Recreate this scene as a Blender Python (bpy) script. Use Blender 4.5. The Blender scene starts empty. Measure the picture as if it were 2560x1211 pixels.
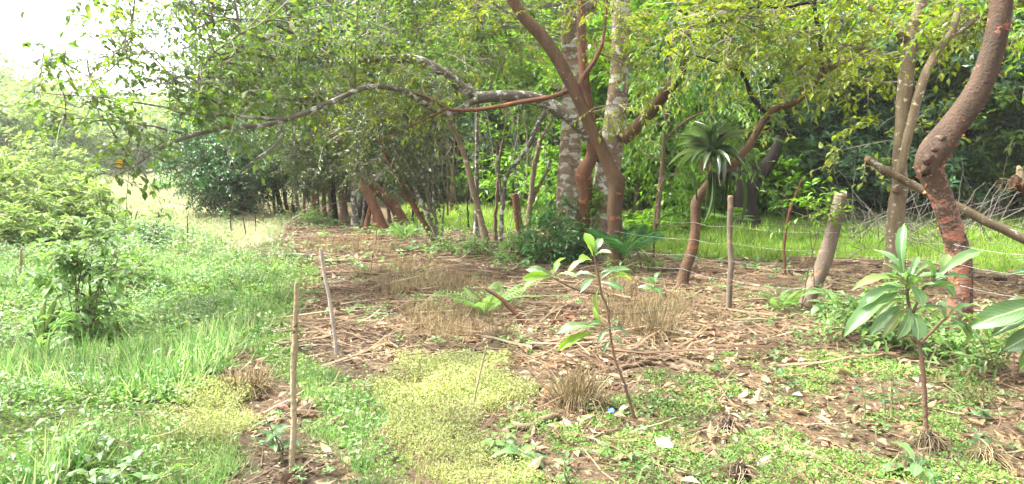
import bpy, math
import numpy as np
from mathutils import Matrix, Vector
R = np.random.default_rng(11)
scene = bpy.context.scene
COL = scene.collection
# ------------------------------------------------------------------ camera, sky, sun, exposure
FPX, CX, CY = 1828.0, 1280.0, 605.5          # focal length in photograph pixels, centre
EYE, PITCH = 1.60, math.radians(5.5)
cam_d = bpy.data.cameras.new('camera'); cam = bpy.data.objects.new('camera', cam_d); COL.objects.link(cam)
cam.location = (0, 0, EYE); cam.rotation_euler = (math.pi / 2 - PITCH, 0, 0)
cam_d.sensor_width = 36; cam_d.lens = 36 * FPX / 2560; cam_d.clip_end = 2000; cam_d.clip_start = 0.05
scene.camera = cam
SUN_EL, SUN_AZ = math.radians(55), math.radians(-82)      # azimuth clockwise from +Y (into the picture), negative = left
world = bpy.data.worlds.new('World'); scene.world = world; world.use_nodes = True
wn = world.node_tree.nodes; wl = world.node_tree.links
bgn = wn['Background']; bgn.inputs['Strength'].default_value = 0.095
sky = wn.new('ShaderNodeTexSky'); sky.sky_type = 'NISHITA'; sky.sun_disc = False
sky.sun_elevation = SUN_EL; sky.sun_rotation = SUN_AZ; sky.dust_density = 6.0; sky.air_density = 1.0; sky.ozone_density = 1.0
hsv = wn.new('ShaderNodeHueSaturation'); hsv.inputs['Saturation'].default_value = 0.18; hsv.inputs['Value'].default_value = 1.25
wl.new(sky.outputs[0], hsv.inputs['Color']); wl.new(hsv.outputs[0], bgn.inputs['Color'])
sun_d = bpy.data.lights.new('sun', 'SUN'); sun = bpy.data.objects.new('sun', sun_d); COL.objects.link(sun)
sun_d.energy = 1.5; sun_d.angle = math.radians(10); sun_d.color = (1.0, 0.96, 0.88)
sd = Vector((math.sin(SUN_AZ) * math.cos(SUN_EL), math.cos(SUN_AZ) * math.cos(SUN_EL), math.sin(SUN_EL)))
sun.rotation_euler = sd.to_track_quat('Z', 'Y').to_euler()
scene.view_settings.view_transform = 'Standard'; scene.view_settings.look = 'None'
scene.view_settings.exposure = 3.08; scene.view_settings.gamma = 1.0; scene.view_settings.use_curve_mapping = False
cy = scene.cycles
scene.render.engine = 'CYCLES'
cy.use_denoising = True; cy.max_bounces = 7; cy.diffuse_bounces = 4; cy.glossy_bounces = 2; cy.transmission_bounces = 4
cy.transparent_max_bounces = 4; cy.volume_bounces = 1; cy.sample_clamp_indirect = 6; cy.caustics_reflective = False; cy.caustics_refractive = False
HAZE = 0.0005

# ------------------------------------------------------------------ maths helpers
cp, sp_ = math.cos(PITCH), math.sin(PITCH)
def nrm(a): return a / np.maximum(np.linalg.norm(a, axis=-1, keepdims=True), 1e-9)
def P(u, v, Y):
    """point at depth Y (metres in front of the camera) seen at photograph pixel u, v"""
    x, w = (u - CX) / FPX, (CY - v) / FPX
    d = np.array([x, cp + w * sp_, -sp_ + w * cp]); t = Y / d[1]
    return np.array([0, 0, EYE]) + d * t
def proj(x, y, z):
    z = z - EYE; f = y * cp - z * sp_; up = y * sp_ + z * cp
    f = np.where(f < 0.3, 0.3, f)
    return CX + FPX * x / f, CY - FPX * up / f
def vnoise(x, y, s=0):
    xi, yi = np.floor(x).astype(np.int64), np.floor(y).astype(np.int64); fx, fy = x - xi, y - yi
    fx = fx * fx * (3 - 2 * fx); fy = fy * fy * (3 - 2 * fy)
    def h(a, b):
        n = (a * 374761393 + b * 668265263 + s * 1442695041) & 0x7fffffff
        n = ((n ^ (n >> 13)) * 1274126177) & 0x7fffffff
        return ((n ^ (n >> 16)) & 0xffff) / 65535.0
    return (h(xi, yi) * (1 - fx) + h(xi + 1, yi) * fx) * (1 - fy) + (h(xi, yi + 1) * (1 - fx) + h(xi + 1, yi + 1) * fx) * fy
def sstep(a, b, x):
    t = np.clip((x - a) / (b - a), 0, 1); return t * t * (3 - 2 * t)
def Hgt(x, y):
    x = np.asarray(x, float); y = np.asarray(y, float)
    h = 0.10 * (vnoise(x * .45, y * .45, 1) - .5) + 0.05 * (vnoise(x * 1.7, y * 1.7, 2) - .5)
    h = h + 0.02 * np.maximum(y - 18, 0) - 0.02 * np.maximum(y - 110, 0)
    a = x / np.maximum(y, 5.0)
    r = np.hypot(x, y)
    left = sstep(-0.30, -0.50, a)
    h = h + left * 8.5 * sstep(85, 165, r) * (0.75 + .5 * vnoise(x * .02, y * .02, 5)) * (1 - .55 * sstep(-.75, -.45, a))
    h = h + (1 - left) * 7 * sstep(34, 75, r)
    return h
def G(u, v):
    x, w = (u - CX) / FPX, (CY - v) / FPX
    d = np.array([x, cp + w * sp_, -sp_ + w * cp])
    prev = 1.0
    for t in np.geomspace(1.5, 250, 900):
        p = np.array([0, 0, EYE]) + d * t
        if p[2] <= Hgt(p[0], p[1]):
            lo, hi = prev, t
            for _ in range(22):
                m = (lo + hi) / 2; p = np.array([0, 0, EYE]) + d * m
                if p[2] <= Hgt(p[0], p[1]): hi = m
                else: lo = m
            p = np.array([0, 0, EYE]) + d * hi; p[2] = float(Hgt(p[0], p[1])); return p
        prev = t
    return np.array([0, 0, EYE]) + d * 90
def inpoly(u, v, poly):
    res = np.zeros(u.shape, bool); n = len(poly)
    for i in range(n):
        x1, y1 = poly[i]; x2, y2 = poly[(i + 1) % n]
        if y1 == y2: continue
        c = ((y1 > v) != (y2 > v)) & (u < (x2 - x1) * (v - y1) / (y2 - y1) + x1)
        res ^= c
    return res

# ------------------------------------------------------------------ mesh helpers
class MB:
    def __init__(s): s.v = []; s.f = {3: [], 4: []}; s.n = 0
    def add(s, v, f):
        v = np.asarray(v, np.float32).reshape(-1, 3); f = np.asarray(f, np.int64)
        if len(f) == 0: return s
        s.v.append(v); s.f[f.shape[1]].append(f + s.n); s.n += len(v); return s
    def adds(s, parts):
        for v, f in parts: s.add(v, f)
        return s
    def mesh(s, name, mat, origin=(0, 0, 0), smooth=False):
        me = bpy.data.meshes.new(name)
        V = (np.concatenate(s.v) - np.asarray(origin, np.float32)).astype(np.float32)
        T = np.concatenate(s.f[3]) if s.f[3] else np.zeros((0, 3), np.int64)
        Q = np.concatenate(s.f[4]) if s.f[4] else np.zeros((0, 4), np.int64)
        me.vertices.add(len(V)); me.vertices.foreach_set('co', V.ravel())
        nl = T.size + Q.size; me.loops.add(nl)
        me.loops.foreach_set('vertex_index', np.concatenate([T.ravel(), Q.ravel()]).astype(np.int32))
        me.polygons.add(len(T) + len(Q))
        st = np.concatenate([np.arange(len(T)) * 3, T.size + np.arange(len(Q)) * 4]).astype(np.int32)
        me.polygons.foreach_set('loop_start', st)
        if smooth: me.polygons.foreach_set('use_smooth', np.ones(len(T) + len(Q), bool))
        me.materials.append(mat); me.update(calc_edges=True); me.validate()
        if not smooth: me.shade_flat()
        return me
    def build(s, name, mat, parent=None, origin=None, smooth=False, kind=None):
        if s.n == 0: return None
        if origin is None: origin = tuple(parent.location) if parent is not None else (0, 0, 0)
        o = bpy.data.objects.new(name, s.mesh(name, mat, origin, smooth)); COL.objects.link(o)
        if parent is not None: o.parent = parent
        else: o.location = origin
        if kind: o['kind'] = kind
        return o
def tag(o, label, cat, group=None):
    o['label'] = label; o['category'] = cat
    if group: o['group'] = group
    return o
def thing(name, label, cat, loc, group=None):
    o = bpy.data.objects.new(name, None); COL.objects.link(o); o.location = [float(c) for c in loc]; o.empty_display_size = .1
    return tag(o, label, cat, group)
def inst(name, me, parent, M):
    o = bpy.data.objects.new(name, me); COL.objects.link(o); o.parent = parent; o.matrix_basis = M; return o

def resample(p, step):
    """Catmull-Rom through rows x,y,z,r"""
    p = np.asarray(p, float)
    if len(p) == 2: p = np.array([p[0], (p[0] + p[1]) / 2, p[1]])
    q = np.vstack([2 * p[0] - p[1], p, 2 * p[-1] - p[-2]]); out = []
    for i in range(1, len(q) - 2):
        a, b, c, d = q[i - 1], q[i], q[i + 1], q[i + 2]
        n = max(2, int(np.linalg.norm(c[:3] - b[:3]) / step)); t = np.linspace(0, 1, n, endpoint=False)[:, None]
        out.append(.5 * (2 * b + (c - a) * t + (2 * a - 5 * b + 4 * c - d) * t ** 2 + (3 * b - a - 3 * c + d) * t ** 3))
    out.append(p[-1:]); o = np.vstack(out); o[:, 3] = np.maximum(o[:, 3], .0015); return o
def tube(p, seg=10, step=None, wob=.07, jit=0.0, cap=True):
    p = np.asarray(p, float)
    if step is None: step = max(.02, p[:, 3].mean() * 1.1)
    c = resample(p, step); n = len(c)
    if jit: c[1:-1, :3] += (np.stack([vnoise(np.arange(n) * .35, np.full(n, R.random() * 99), k) for k in (3, 4, 5)], 1)[1:-1] - .5) * jit
    T = nrm(np.gradient(c[:, :3], axis=0)); ref = np.array([0, 1, 0.]) if abs(T[0][1]) < .8 else np.array([1, 0, 0.])
    A = np.zeros((n, 3)); a = ref
    for i in range(n): a = a - T[i] * a.dot(T[i]); a = a / np.linalg.norm(a); A[i] = a
    B = np.cross(T, A); th = np.arange(seg) * 2 * math.pi / seg
    s = np.arange(n) * step / max(c[:, 3].mean(), 1e-3); ph = R.random(4) * 6.28
    rr = c[:, 3][:, None] * (1 + wob * (np.sin(2 * th[None] + ph[0] + .25 * s[:, None]) * .5 + np.sin(3 * th[None] + ph[1] - .4 * s[:, None]) * .35 + np.sin(th[None] + ph[2] + .9 * s[:, None]) * .4))
    V = c[:, None, :3] + rr[..., None] * (A[:, None] * np.cos(th)[None, :, None] + B[:, None] * np.sin(th)[None, :, None])
    i, j = np.meshgrid(np.arange(n - 1), np.arange(seg), indexing='ij'); j2 = (j + 1) % seg
    Q = np.stack([i * seg + j, i * seg + j2, (i + 1) * seg + j2, (i + 1) * seg + j], -1).reshape(-1, 4)
    out = [(V.reshape(-1, 3), Q)]
    if cap:
        for e, sg in ((0, -1), (n - 1, 1)):
            ctr = c[e, :3] + sg * T[e] * c[e, 3] * .15
            vv = np.vstack([V[e], ctr[None]]); k = np.arange(seg)
            f = np.stack([k, (k + 1) % seg, np.full(seg, seg)], 1)
            out.append((vv, f if sg > 0 else f[:, ::-1]))
    return out
def thin(pts, r0, r1):
    """many three-sided tubes at once; pts S,K,3"""
    S, K, _ = pts.shape
    if S == 0: return np.zeros((0, 3)), np.zeros((0, 4), int)
    T = nrm(np.gradient(pts, axis=1)); ref = np.where(np.abs(T[:, :1, 2:]) > .9, np.array([1, 0, 0.]), np.array([0, 0, 1.])); ref = np.broadcast_to(ref, T.shape)
    A = nrm(np.cross(T, ref)); B = np.cross(T, A)
    r0 = np.broadcast_to(np.asarray(r0, float), (S,)); r1 = np.broadcast_to(np.asarray(r1, float), (S,))
    rr = r0[:, None] + (r1 - r0)[:, None] * np.linspace(0, 1, K)[None]
    th = np.arange(3) * 2.0944
    V = pts[:, :, None] + rr[..., None, None] * (A[:, :, None] * np.cos(th)[:, None] + B[:, :, None] * np.sin(th)[:, None])
    s, k, j = np.meshgrid(np.arange(S), np.arange(K - 1), np.arange(3), indexing='ij'); b = s * K * 3
    Q = np.stack([b + k * 3 + j, b + k * 3 + (j + 1) % 3, b + (k + 1) * 3 + (j + 1) % 3, b + (k + 1) * 3 + j], -1).reshape(-1, 4)
    return V.reshape(-1, 3), Q
# leaf templates: y along the leaf 0..1, x across (unit width), z = normal
def T_leaf2():
    return np.array([[0, 0, 0], [-.5, .45, .10], [.5, .45, .10], [0, 1, -.12]]), np.array([[0, 3, 1], [0, 2, 3]])
def T_leaf4(wide=.5, droop=.16):
    return np.array([[0, 0, 0], [0, .5, .0], [0, 1, -droop], [-.5, wide, .09], [.5, wide, .09]]), np.array([[0, 1, 3], [3, 1, 2], [0, 4, 1], [4, 2, 1]])
def T_leaf6():
    return (np.array([[0, 0, 0], [0, .5, .02], [0, 1, -.2], [-.38, .28, .08], [-.48, .62, .05], [.38, .28, .08], [.48, .62, .05]]),
            np.array([[0, 1, 3], [3, 1, 4], [4, 1, 2], [0, 5, 1], [5, 6, 1], [6, 2, 1]]))
def T_blade():
    return np.array([[-.5, 0, 0], [.5, 0, 0], [-.4, .5, .0], [.4, .5, .0], [0, 1, -.28]]), np.array([[0, 1, 3], [0, 3, 2], [2, 3, 4]])
def stamp(T, pos, d, n, w, l):
    tv, tf = T; N = len(pos)
    d = nrm(d); x = nrm(np.cross(d, n)); z = np.cross(x, d)
    w = np.broadcast_to(np.asarray(w, float), (N,))[:, None, None]; l = np.broadcast_to(np.asarray(l, float), (N,))[:, None, None]
    V = pos[:, None] + w * tv[None, :, :1] * x[:, None] + l * tv[None, :, 1:2] * d[:, None] + l * tv[None, :, 2:] * z[:, None]
    F = (np.arange(N) * len(tv))[:, None, None] + tf[None]
    return V.reshape(-1, 3), F.reshape(-1, tf.shape[1])
def frame_matrix(pos, d, n, w, l):
    d = d / np.linalg.norm(d); x = np.cross(d, n); x /= np.linalg.norm(x); z = np.cross(x, d)
    M = Matrix.Identity(4)
    for r in range(3):
        M[r][0] = x[r] * w; M[r][1] = d[r] * l; M[r][2] = z[r] * l; M[r][3] = pos[r]
    return M
def rv(n): return nrm(R.normal(size=(n, 3)))

# ------------------------------------------------------------------ materials
def mat_new(name):
    m = bpy.data.materials.new(name); m.use_nodes = True; nt = m.node_tree
    for nd in list(nt.nodes):
        if nd.type != 'OUTPUT_MATERIAL': nt.nodes.remove(nd)
    return m, nt.nodes, nt.links, [x for x in nt.nodes if x.type == 'OUTPUT_MATERIAL'][0]
def ramp(nd, cols, pos=None):
    r = nd.new('ShaderNodeValToRGB'); el = r.color_ramp.elements
    pos = pos or [i / (len(cols) - 1) for i in range(len(cols))]
    while len(el) < len(cols): el.new(.5)
    for e, c, p in zip(el, cols, pos): e.position = p; e.color = (*c, 1)
    return r
def leaf_mat(name, cols, trans=.42, rough=.46, pos=None, veins=False, tint=(1.25, 1.3, .55), spec=.38, perobj=False):
    m, nd, lk, out = mat_new(name)
    g = nd.new('ShaderNodeNewGeometry'); oi = nd.new('ShaderNodeObjectInfo')
    add = nd.new('ShaderNodeMath'); add.operation = 'ADD'; fr = nd.new('ShaderNodeMath'); fr.operation = 'FRACT'
    lk.new(g.outputs['Random Per Island'], add.inputs[0]); lk.new(oi.outputs['Random'], add.inputs[1]); lk.new(add.outputs[0], fr.inputs[0])
    r = ramp(nd, cols, pos); lk.new(fr.outputs[0], r.inputs[0])
    col = r.outputs[0]
    # slow drift of tone through the plant
    tc = nd.new('ShaderNodeTexCoord'); nz = nd.new('ShaderNodeTexNoise'); nz.inputs['Scale'].default_value = 1.3; nz.inputs['Detail'].default_value = 2
    lk.new(g.outputs['Position'], nz.inputs['Vector'])
    mr = nd.new('ShaderNodeMapRange'); mr.inputs['From Min'].default_value = .3; mr.inputs['From Max'].default_value = .7; mr.inputs['To Min'].default_value = .6; mr.inputs['To Max'].default_value = 1.45
    lk.new(nz.outputs[0], mr.inputs[0])
    hs = nd.new('ShaderNodeHueSaturation'); lk.new(col, hs.inputs['Color']); lk.new(mr.outputs[0], hs.inputs['Value']); col = hs.outputs[0]
    if veins:
        sx = nd.new('ShaderNodeSeparateXYZ'); lk.new(tc.outputs['Object'], sx.inputs[0])
        ab = nd.new('ShaderNodeMath'); ab.operation = 'ABSOLUTE'; lk.new(sx.outputs[0], ab.inputs[0])
        mid = nd.new('ShaderNodeMath'); mid.operation = 'LESS_THAN'; mid.inputs[1].default_value = .035; lk.new(ab.outputs[0], mid.inputs[0])
        # side veins: slanting bands y - 0.5|x|
        k = nd.new('ShaderNodeMath'); k.operation = 'MULTIPLY_ADD'; k.inputs[1].default_value = -.45; lk.new(ab.outputs[0], k.inputs[0]); lk.new(sx.outputs[1], k.inputs[2])
        s = nd.new('ShaderNodeMath'); s.operation = 'MULTIPLY'; s.inputs[1].default_value = 16; lk.new(k.outputs[0], s.inputs[0])
        f2 = nd.new('ShaderNodeMath'); f2.operation = 'FRACT'; lk.new(s.outputs[0], f2.inputs[0])
        l2 = nd.new('ShaderNodeMath'); l2.operation = 'LESS_THAN'; l2.inputs[1].default_value = .13; lk.new(f2.outputs[0], l2.inputs[0])
        h2 = nd.new('ShaderNodeMath'); h2.operation = 'MULTIPLY'; h2.inputs[1].default_value = .35; lk.new(l2.outputs[0], h2.inputs[0])
        mx = nd.new('ShaderNodeMath'); mx.operation = 'MAXIMUM'; lk.new(mid.outputs[0], mx.inputs[0]); lk.new(h2.outputs[0], mx.inputs[1])
        mi = nd.new('ShaderNodeMixRGB'); mi.inputs[2].default_value = (.22, .30, .12, 1); lk.new(mx.outputs[0], mi.inputs[0]); lk.new(col, mi.inputs[1]); col = mi.outputs[0]
    p = nd.new('ShaderNodeBsdfPrincipled'); p.inputs['Roughness'].default_value = rough; p.inputs['Specular IOR Level'].default_value = spec
    lk.new(col, p.inputs['Base Color'])
    t = nd.new('ShaderNodeBsdfTranslucent'); mt = nd.new('ShaderNodeMixRGB'); mt.blend_type = 'MULTIPLY'; mt.inputs[0].default_value = 1; mt.inputs[2].default_value = (*tint, 1)
    lk.new(col, mt.inputs[1]); lk.new(mt.outputs[0], t.inputs['Color'])
    mix = nd.new('ShaderNodeMixShader'); mix.inputs[0].default_value = trans
    lk.new(p.outputs[0], mix.inputs[1]); lk.new(t.outputs[0], mix.inputs[2]); lk.new(mix.outputs[0], out.inputs['Surface'])
    return m
def bark_mat(name, cols, pos, scale=6, stretch=.35, rough=.75, bump=.5, patch=None, patch_scale=4, patch_thr=.55, fine=40, second=None, rings=0, zred=None):
    """bark: mottled base, optional flat-edged patches of lichen or peeled skin"""
    m, nd, lk, out = mat_new(name)
    g = nd.new('ShaderNodeNewGeometry'); mp = nd.new('ShaderNodeMapping'); mp.inputs['Scale'].default_value = (1, 1, stretch); lk.new(g.outputs['Position'], mp.inputs[0])
    n1 = nd.new('ShaderNodeTexNoise'); n1.inputs['Scale'].default_value = scale; n1.inputs['Detail'].default_value = 6; n1.inputs['Roughness'].default_value = .65; lk.new(mp.outputs[0], n1.inputs['Vector'])
    r = ramp(nd, cols, pos); lk.new(n1.outputs[0], r.inputs[0]); col = r.outputs[0]
    n3 = nd.new('ShaderNodeTexNoise'); n3.inputs['Scale'].default_value = fine; n3.inputs['Detail'].default_value = 4; lk.new(g.outputs['Position'], n3.inputs['Vector'])
    hgt = n3.outputs[0]
    for pc, ps, pt, st in ([(patch, patch_scale, patch_thr, (1, 1, 1.6))] if patch else []) + ([second] if second else []):
        mp2 = nd.new('ShaderNodeMapping'); mp2.inputs['Scale'].default_value = st; mp2.inputs['Location'].default_value = (ps, ps * 2, 3); lk.new(g.outputs['Position'], mp2.inputs[0])
        n2 = nd.new('ShaderNodeTexNoise'); n2.inputs['Scale'].default_value = ps; n2.inputs['Detail'].default_value = 5; n2.inputs['Roughness'].default_value = .6; lk.new(mp2.outputs[0], n2.inputs['Vector'])
        mr = nd.new('ShaderNodeMapRange'); mr.inputs['From Min'].default_value = pt; mr.inputs['From Max'].default_value = pt + .035; src = n2.outputs[0]
        if zred:
            sx = nd.new('ShaderNodeSeparateXYZ'); lk.new(g.outputs['Position'], sx.inputs[0]); zz = nd.new('ShaderNodeMapRange'); zz.inputs['From Min'].default_value = zred - .3; zz.inputs['From Max'].default_value = zred + .3; zz.inputs['To Min'].default_value = .13; zz.inputs['To Max'].default_value = 0; lk.new(sx.outputs[2], zz.inputs[0])
            ad2 = nd.new('ShaderNodeMath'); ad2.operation = 'ADD'; lk.new(n2.outputs[0], ad2.inputs[0]); lk.new(zz.outputs[0], ad2.inputs[1]); src = ad2.outputs[0]
        lk.new(src, mr.inputs[0])
        mx = nd.new('ShaderNodeMixRGB'); mx.inputs[2].default_value = (*pc, 1); lk.new(mr.outputs[0], mx.inputs[0]); lk.new(col, mx.inputs[1]); col = mx.outputs[0]
    if rings:
        wv = nd.new('ShaderNodeTexWave'); wv.bands_direction = 'Z'; wv.inputs['Scale'].default_value = rings; wv.inputs['Distortion'].default_value = 6; wv.inputs['Detail'].default_value = 3; lk.new(g.outputs['Position'], wv.inputs['Vector'])
        mr = nd.new('ShaderNodeMapRange'); mr.inputs['From Min'].default_value = 0; mr.inputs['From Max'].default_value = .25; mr.inputs['To Min'].default_value = .6; lk.new(wv.outputs['Fac'], mr.inputs[0])
        mx = nd.new('ShaderNodeMixRGB'); mx.blend_type = 'MULTIPLY'; mx.inputs[0].default_value = .7; lk.new(col, mx.inputs[1]); lk.new(mr.outputs[0], mx.inputs[2]); col = mx.outputs[0]
    p = nd.new('ShaderNodeBsdfPrincipled'); p.inputs['Roughness'].default_value = rough; p.inputs['Specular IOR Level'].default_value = .15; lk.new(col, p.inputs['Base Color'])
    ad = nd.new('ShaderNodeMath'); ad.operation = 'ADD'; lk.new(hgt, ad.inputs[0]); lk.new(n1.outputs[0], ad.inputs[1])
    b = nd.new('ShaderNodeBump'); b.inputs['Strength'].default_value = bump; b.inputs['Distance'].default_value = .02; lk.new(ad.outputs[0], b.inputs['Height']); lk.new(b.outputs[0], p.inputs['Normal'])
    lk.new(p.outputs[0], out.inputs['Surface']); return m
def litter_mat(name, cols, pos=None, rough=.7, trans=0.0):
    return leaf_mat(name, cols, trans=trans, rough=rough, pos=pos, tint=(1, .9, .7), spec=.3)

L_OVER = leaf_mat('grey_green_leaf', [(0.044, 0.085, 0.018), (0.066, 0.125, 0.022), (0.1012, 0.165, 0.028), (0.0704, 0.115, 0.04), (0.1496, 0.2, 0.03)], trans=.6, rough=.4)
L_YEL = leaf_mat('yellow_green_leaf', [(.10, .15, .010), (.15, .20, .012), (.20, .23, .015), (.12, .18, .012)], trans=.5)
L_BRIGHT = leaf_mat('bright_green_leaf', [(0.055, 0.143, 0.011), (0.0935, 0.209, 0.0132), (0.143, 0.253, 0.0165), (0.077, 0.165, 0.022)], trans=.5, rough=.4)
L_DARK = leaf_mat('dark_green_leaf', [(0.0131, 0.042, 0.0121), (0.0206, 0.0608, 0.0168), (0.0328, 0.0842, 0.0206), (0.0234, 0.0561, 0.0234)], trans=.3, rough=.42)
L_OLIVE = leaf_mat('olive_leaf', [(0.028, 0.048, 0.011), (0.042, 0.068, 0.014), (0.065, 0.095, 0.018), (0.04, 0.06, 0.016)], trans=.35)
L_DEEP = leaf_mat('glossy_deep_green_leaf', [(0.018, 0.075, 0.018), (0.03, 0.105, 0.024), (0.05, 0.14, 0.032)], trans=.3, rough=.36)
L_GREY = leaf_mat('blue_green_leaf', [(0.0312, 0.0875, 0.0375), (0.05, 0.1187, 0.0475), (0.075, 0.15, 0.0562), (0.0562, 0.125, 0.035)], trans=.3, rough=.38, spec=.45)
L_HAZY = leaf_mat('haze_pale_leaf', [(0.1265, 0.1955, 0.0517), (0.1725, 0.253, 0.0633), (0.23, 0.299, 0.0805)], trans=.5, rough=.5, tint=(1.15, 1.2, 0.85))  # green lightened so the leaf colour itself carries haze and glare
L_SAP = leaf_mat('sapling_leaf', [(.055, .13, .045), (.08, .17, .055), (.10, .19, .065), (.07, .15, .05), (.15, .20, .05)], trans=.4, rough=.32, veins=True, spec=.6)
L_SAPY = leaf_mat('young_sapling_leaf', [(.16, .30, .03), (.20, .34, .035)], trans=.55, rough=.4, veins=True)
L_BUSH = leaf_mat('bush_leaf', [(0.084, 0.18, 0.048), (0.12, 0.228, 0.06), (0.168, 0.276, 0.072), (0.066, 0.144, 0.042)], trans=.55, rough=.4, veins=True, tint=(1.15, 1.2, 0.75))
L_STRAP = leaf_mat('strap_leaf', [(0.048, 0.088, 0.04), (0.068, 0.112, 0.052), (0.088, 0.124, 0.06), (0.052, 0.096, 0.048)], trans=.32, rough=.22, spec=.6)
M_GRASS = leaf_mat('grass_blade', [(0.05, 0.13, 0.03), (0.08, 0.19, 0.045), (0.14, 0.25, 0.075), (0.23, 0.29, 0.13), (0.32, 0.34, 0.2)], trans=.4, rough=.42, tint=(1.15, 1.2, 0.8))
M_CLEAR = leaf_mat('clearing_grass', [(0.12, 0.24, 0.025), (0.08, 0.17, 0.025), (0.17, 0.31, 0.035), (0.24, 0.36, 0.05), (0.29, 0.36, 0.08), (0.11, 0.22, 0.03), (0.3, 0.3, 0.14)], trans=.5, rough=.45, tint=(1.2, 1.25, 0.7))
M_FIELD = leaf_mat('field_grass', [(0.24, 0.27, 0.14), (0.3, 0.32, 0.17), (0.36, 0.35, 0.21), (0.36, 0.31, 0.22)], trans=.45, rough=.55, tint=(1.0, 1.0, 0.9))
M_WEED = leaf_mat('weed_leaf', [(0.06, 0.15, 0.035), (0.1, 0.21, 0.055), (0.16, 0.27, 0.09), (0.24, 0.31, 0.15), (0.05, 0.12, 0.04)], trans=.45, rough=.42, tint=(1.15, 1.2, 0.8))
M_MOSSY = leaf_mat('yellow_mat_leaf', [(.17, .21, .055), (.23, .27, .08), (.30, .33, .13), (.22, .23, .09)], trans=.4, rough=.55, tint=(1.1, 1.1, 0.8))
M_COVER = leaf_mat('green_mat_leaf', [(.06, .15, .025), (.10, .21, .035), (.15, .26, .05), (.20, .26, .07)], trans=.4, rough=.5, tint=(1.15, 1.2, 0.8))
M_STRAW = litter_mat('straw', [(0.1346, 0.0909, 0.0456), (0.2081, 0.1559, 0.0752), (0.2815, 0.2338, 0.1236), (0.0918, 0.0584, 0.0295)], trans=.15)
M_DEADLEAF = litter_mat('dead_leaf', [(0.05, 0.0281, 0.0157), (0.11, 0.0624, 0.0315), (0.19, 0.1196, 0.0601), (0.28, 0.2081, 0.1155), (0.1, 0.0416, 0.0204), (0.36, 0.3121, 0.2125)], trans=.12)
M_TWIG = litter_mat('dead_twig', [(0.072, 0.0416, 0.0259), (0.136, 0.0832, 0.0481), (0.216, 0.1498, 0.0887), (0.096, 0.0582, 0.037), (0.288, 0.2331, 0.1478)])
M_GREYTWIG = litter_mat('grey_twig', [(0.091, 0.077, 0.0595), (0.126, 0.112, 0.091), (0.07, 0.056, 0.042)])
M_BRANCHLET = litter_mat('branchlet', [(.10, .085, .06), (.16, .14, .10), (.13, .09, .06)])
B_RED = bark_mat('red_bark', [(0.07, 0.034, 0.02), (0.105, 0.048, 0.027), (0.14, 0.064, 0.034), (0.085, 0.046, 0.031)], [.3, .45, .58, .72], scale=5, patch=(.25, .09, .045), patch_scale=6, patch_thr=.60, rough=.8, bump=.8, second=((.09,.055,.04),5,.58,(1,1,2.2)))
B_GREYRED = bark_mat('grey_brown_peeling_bark', [(0.05, 0.032, 0.0192), (0.072, 0.0446, 0.0256), (0.095, 0.0543, 0.0288), (0.06, 0.0407, 0.0256)], [.3, .45, .58, .72], scale=5, patch=(.20, .07, .035), patch_scale=6, patch_thr=.62, rough=.8, bump=.8, second=((.13, .095, .07), 24, .68, (1, 1, 1)))
B_PEEL = bark_mat('big_peeling_bark', [(0.0331, 0.0226, 0.0152), (0.0474, 0.0319, 0.0214), (0.0639, 0.0391, 0.025), (0.0397, 0.0288, 0.0196)], [.3, .45, .58, .72], scale=5, patch=(.19, .075, .045), patch_scale=8, patch_thr=.62, rough=.8, bump=.8, zred=1.5, second=((.13, .10, .08), 24, .68, (1, 1, 1)))
B_PALE = bark_mat('pale_patchy_bark', [(0.1121, 0.0792, 0.0524), (0.1552, 0.1056, 0.0719), (0.207, 0.1539, 0.1099), (0.138, 0.1012, 0.0719)], [.3, .45, .6, .75], scale=4, patch=(.34, .32, .27), patch_scale=4.5, patch_thr=.53, second=((.10, .07, .05), 7, .66, (1, 1, .5)), rough=.8, bump=.45, rings=2)
B_LICHEN = bark_mat('lichen_bark', [(0.0698, 0.0558, 0.0418), (0.1116, 0.093, 0.0698), (0.1488, 0.1302, 0.1023)], [.3, .5, .7], scale=6, patch=(.36, .36, .31), patch_scale=7, patch_thr=.54, rough=.85, bump=.6)
B_TAN = bark_mat('tan_bark', [(0.09, 0.0675, 0.0375), (0.135, 0.1013, 0.06), (0.1875, 0.1462, 0.0938)], [.3, .5, .7], scale=7, patch=(.38, .35, .27), patch_scale=9, patch_thr=.6, rough=.85, bump=.6)
B_DARK = bark_mat('shade_dark_bark', [(0.0108, 0.0084, 0.0066), (0.018, 0.0138, 0.0108), (0.027, 0.0216, 0.0168)], [.3, .5, .7], scale=6, rough=.85, bump=.6)  # dark bark lowered to near black, the colour standing in for forest-edge shade
B_BROWN = bark_mat('brown_bark', [(0.0825, 0.0525, 0.0338), (0.12, 0.075, 0.0488), (0.165, 0.1125, 0.075)], [.3, .5, .7], scale=7, patch=(.32, .28, .23), patch_scale=8, patch_thr=.63, rough=.8, bump=.6)
B_STAKE = bark_mat('stake_wood', [(0.16, 0.12, 0.068), (0.24, 0.188, 0.112), (0.304, 0.248, 0.16)], [.3, .5, .7], scale=22, stretch=.12, patch=(.075, .055, .035), patch_scale=9, patch_thr=.6, rough=.85, bump=.7)
B_POST = bark_mat('post_wood', [(0.081, 0.0621, 0.0432), (0.108, 0.0837, 0.0594), (0.1458, 0.1161, 0.0864)], [.3, .5, .7], scale=11, stretch=.2, patch=(.24, .12, .07), patch_scale=6, patch_thr=.62, rough=.8, bump=.5)
B_GREY = bark_mat('grey_wood', [(.17, .14, .11), (.26, .22, .18), (.34, .30, .25)], [.3, .5, .7], scale=12, stretch=.25, rough=.85, bump=.5)
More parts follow.
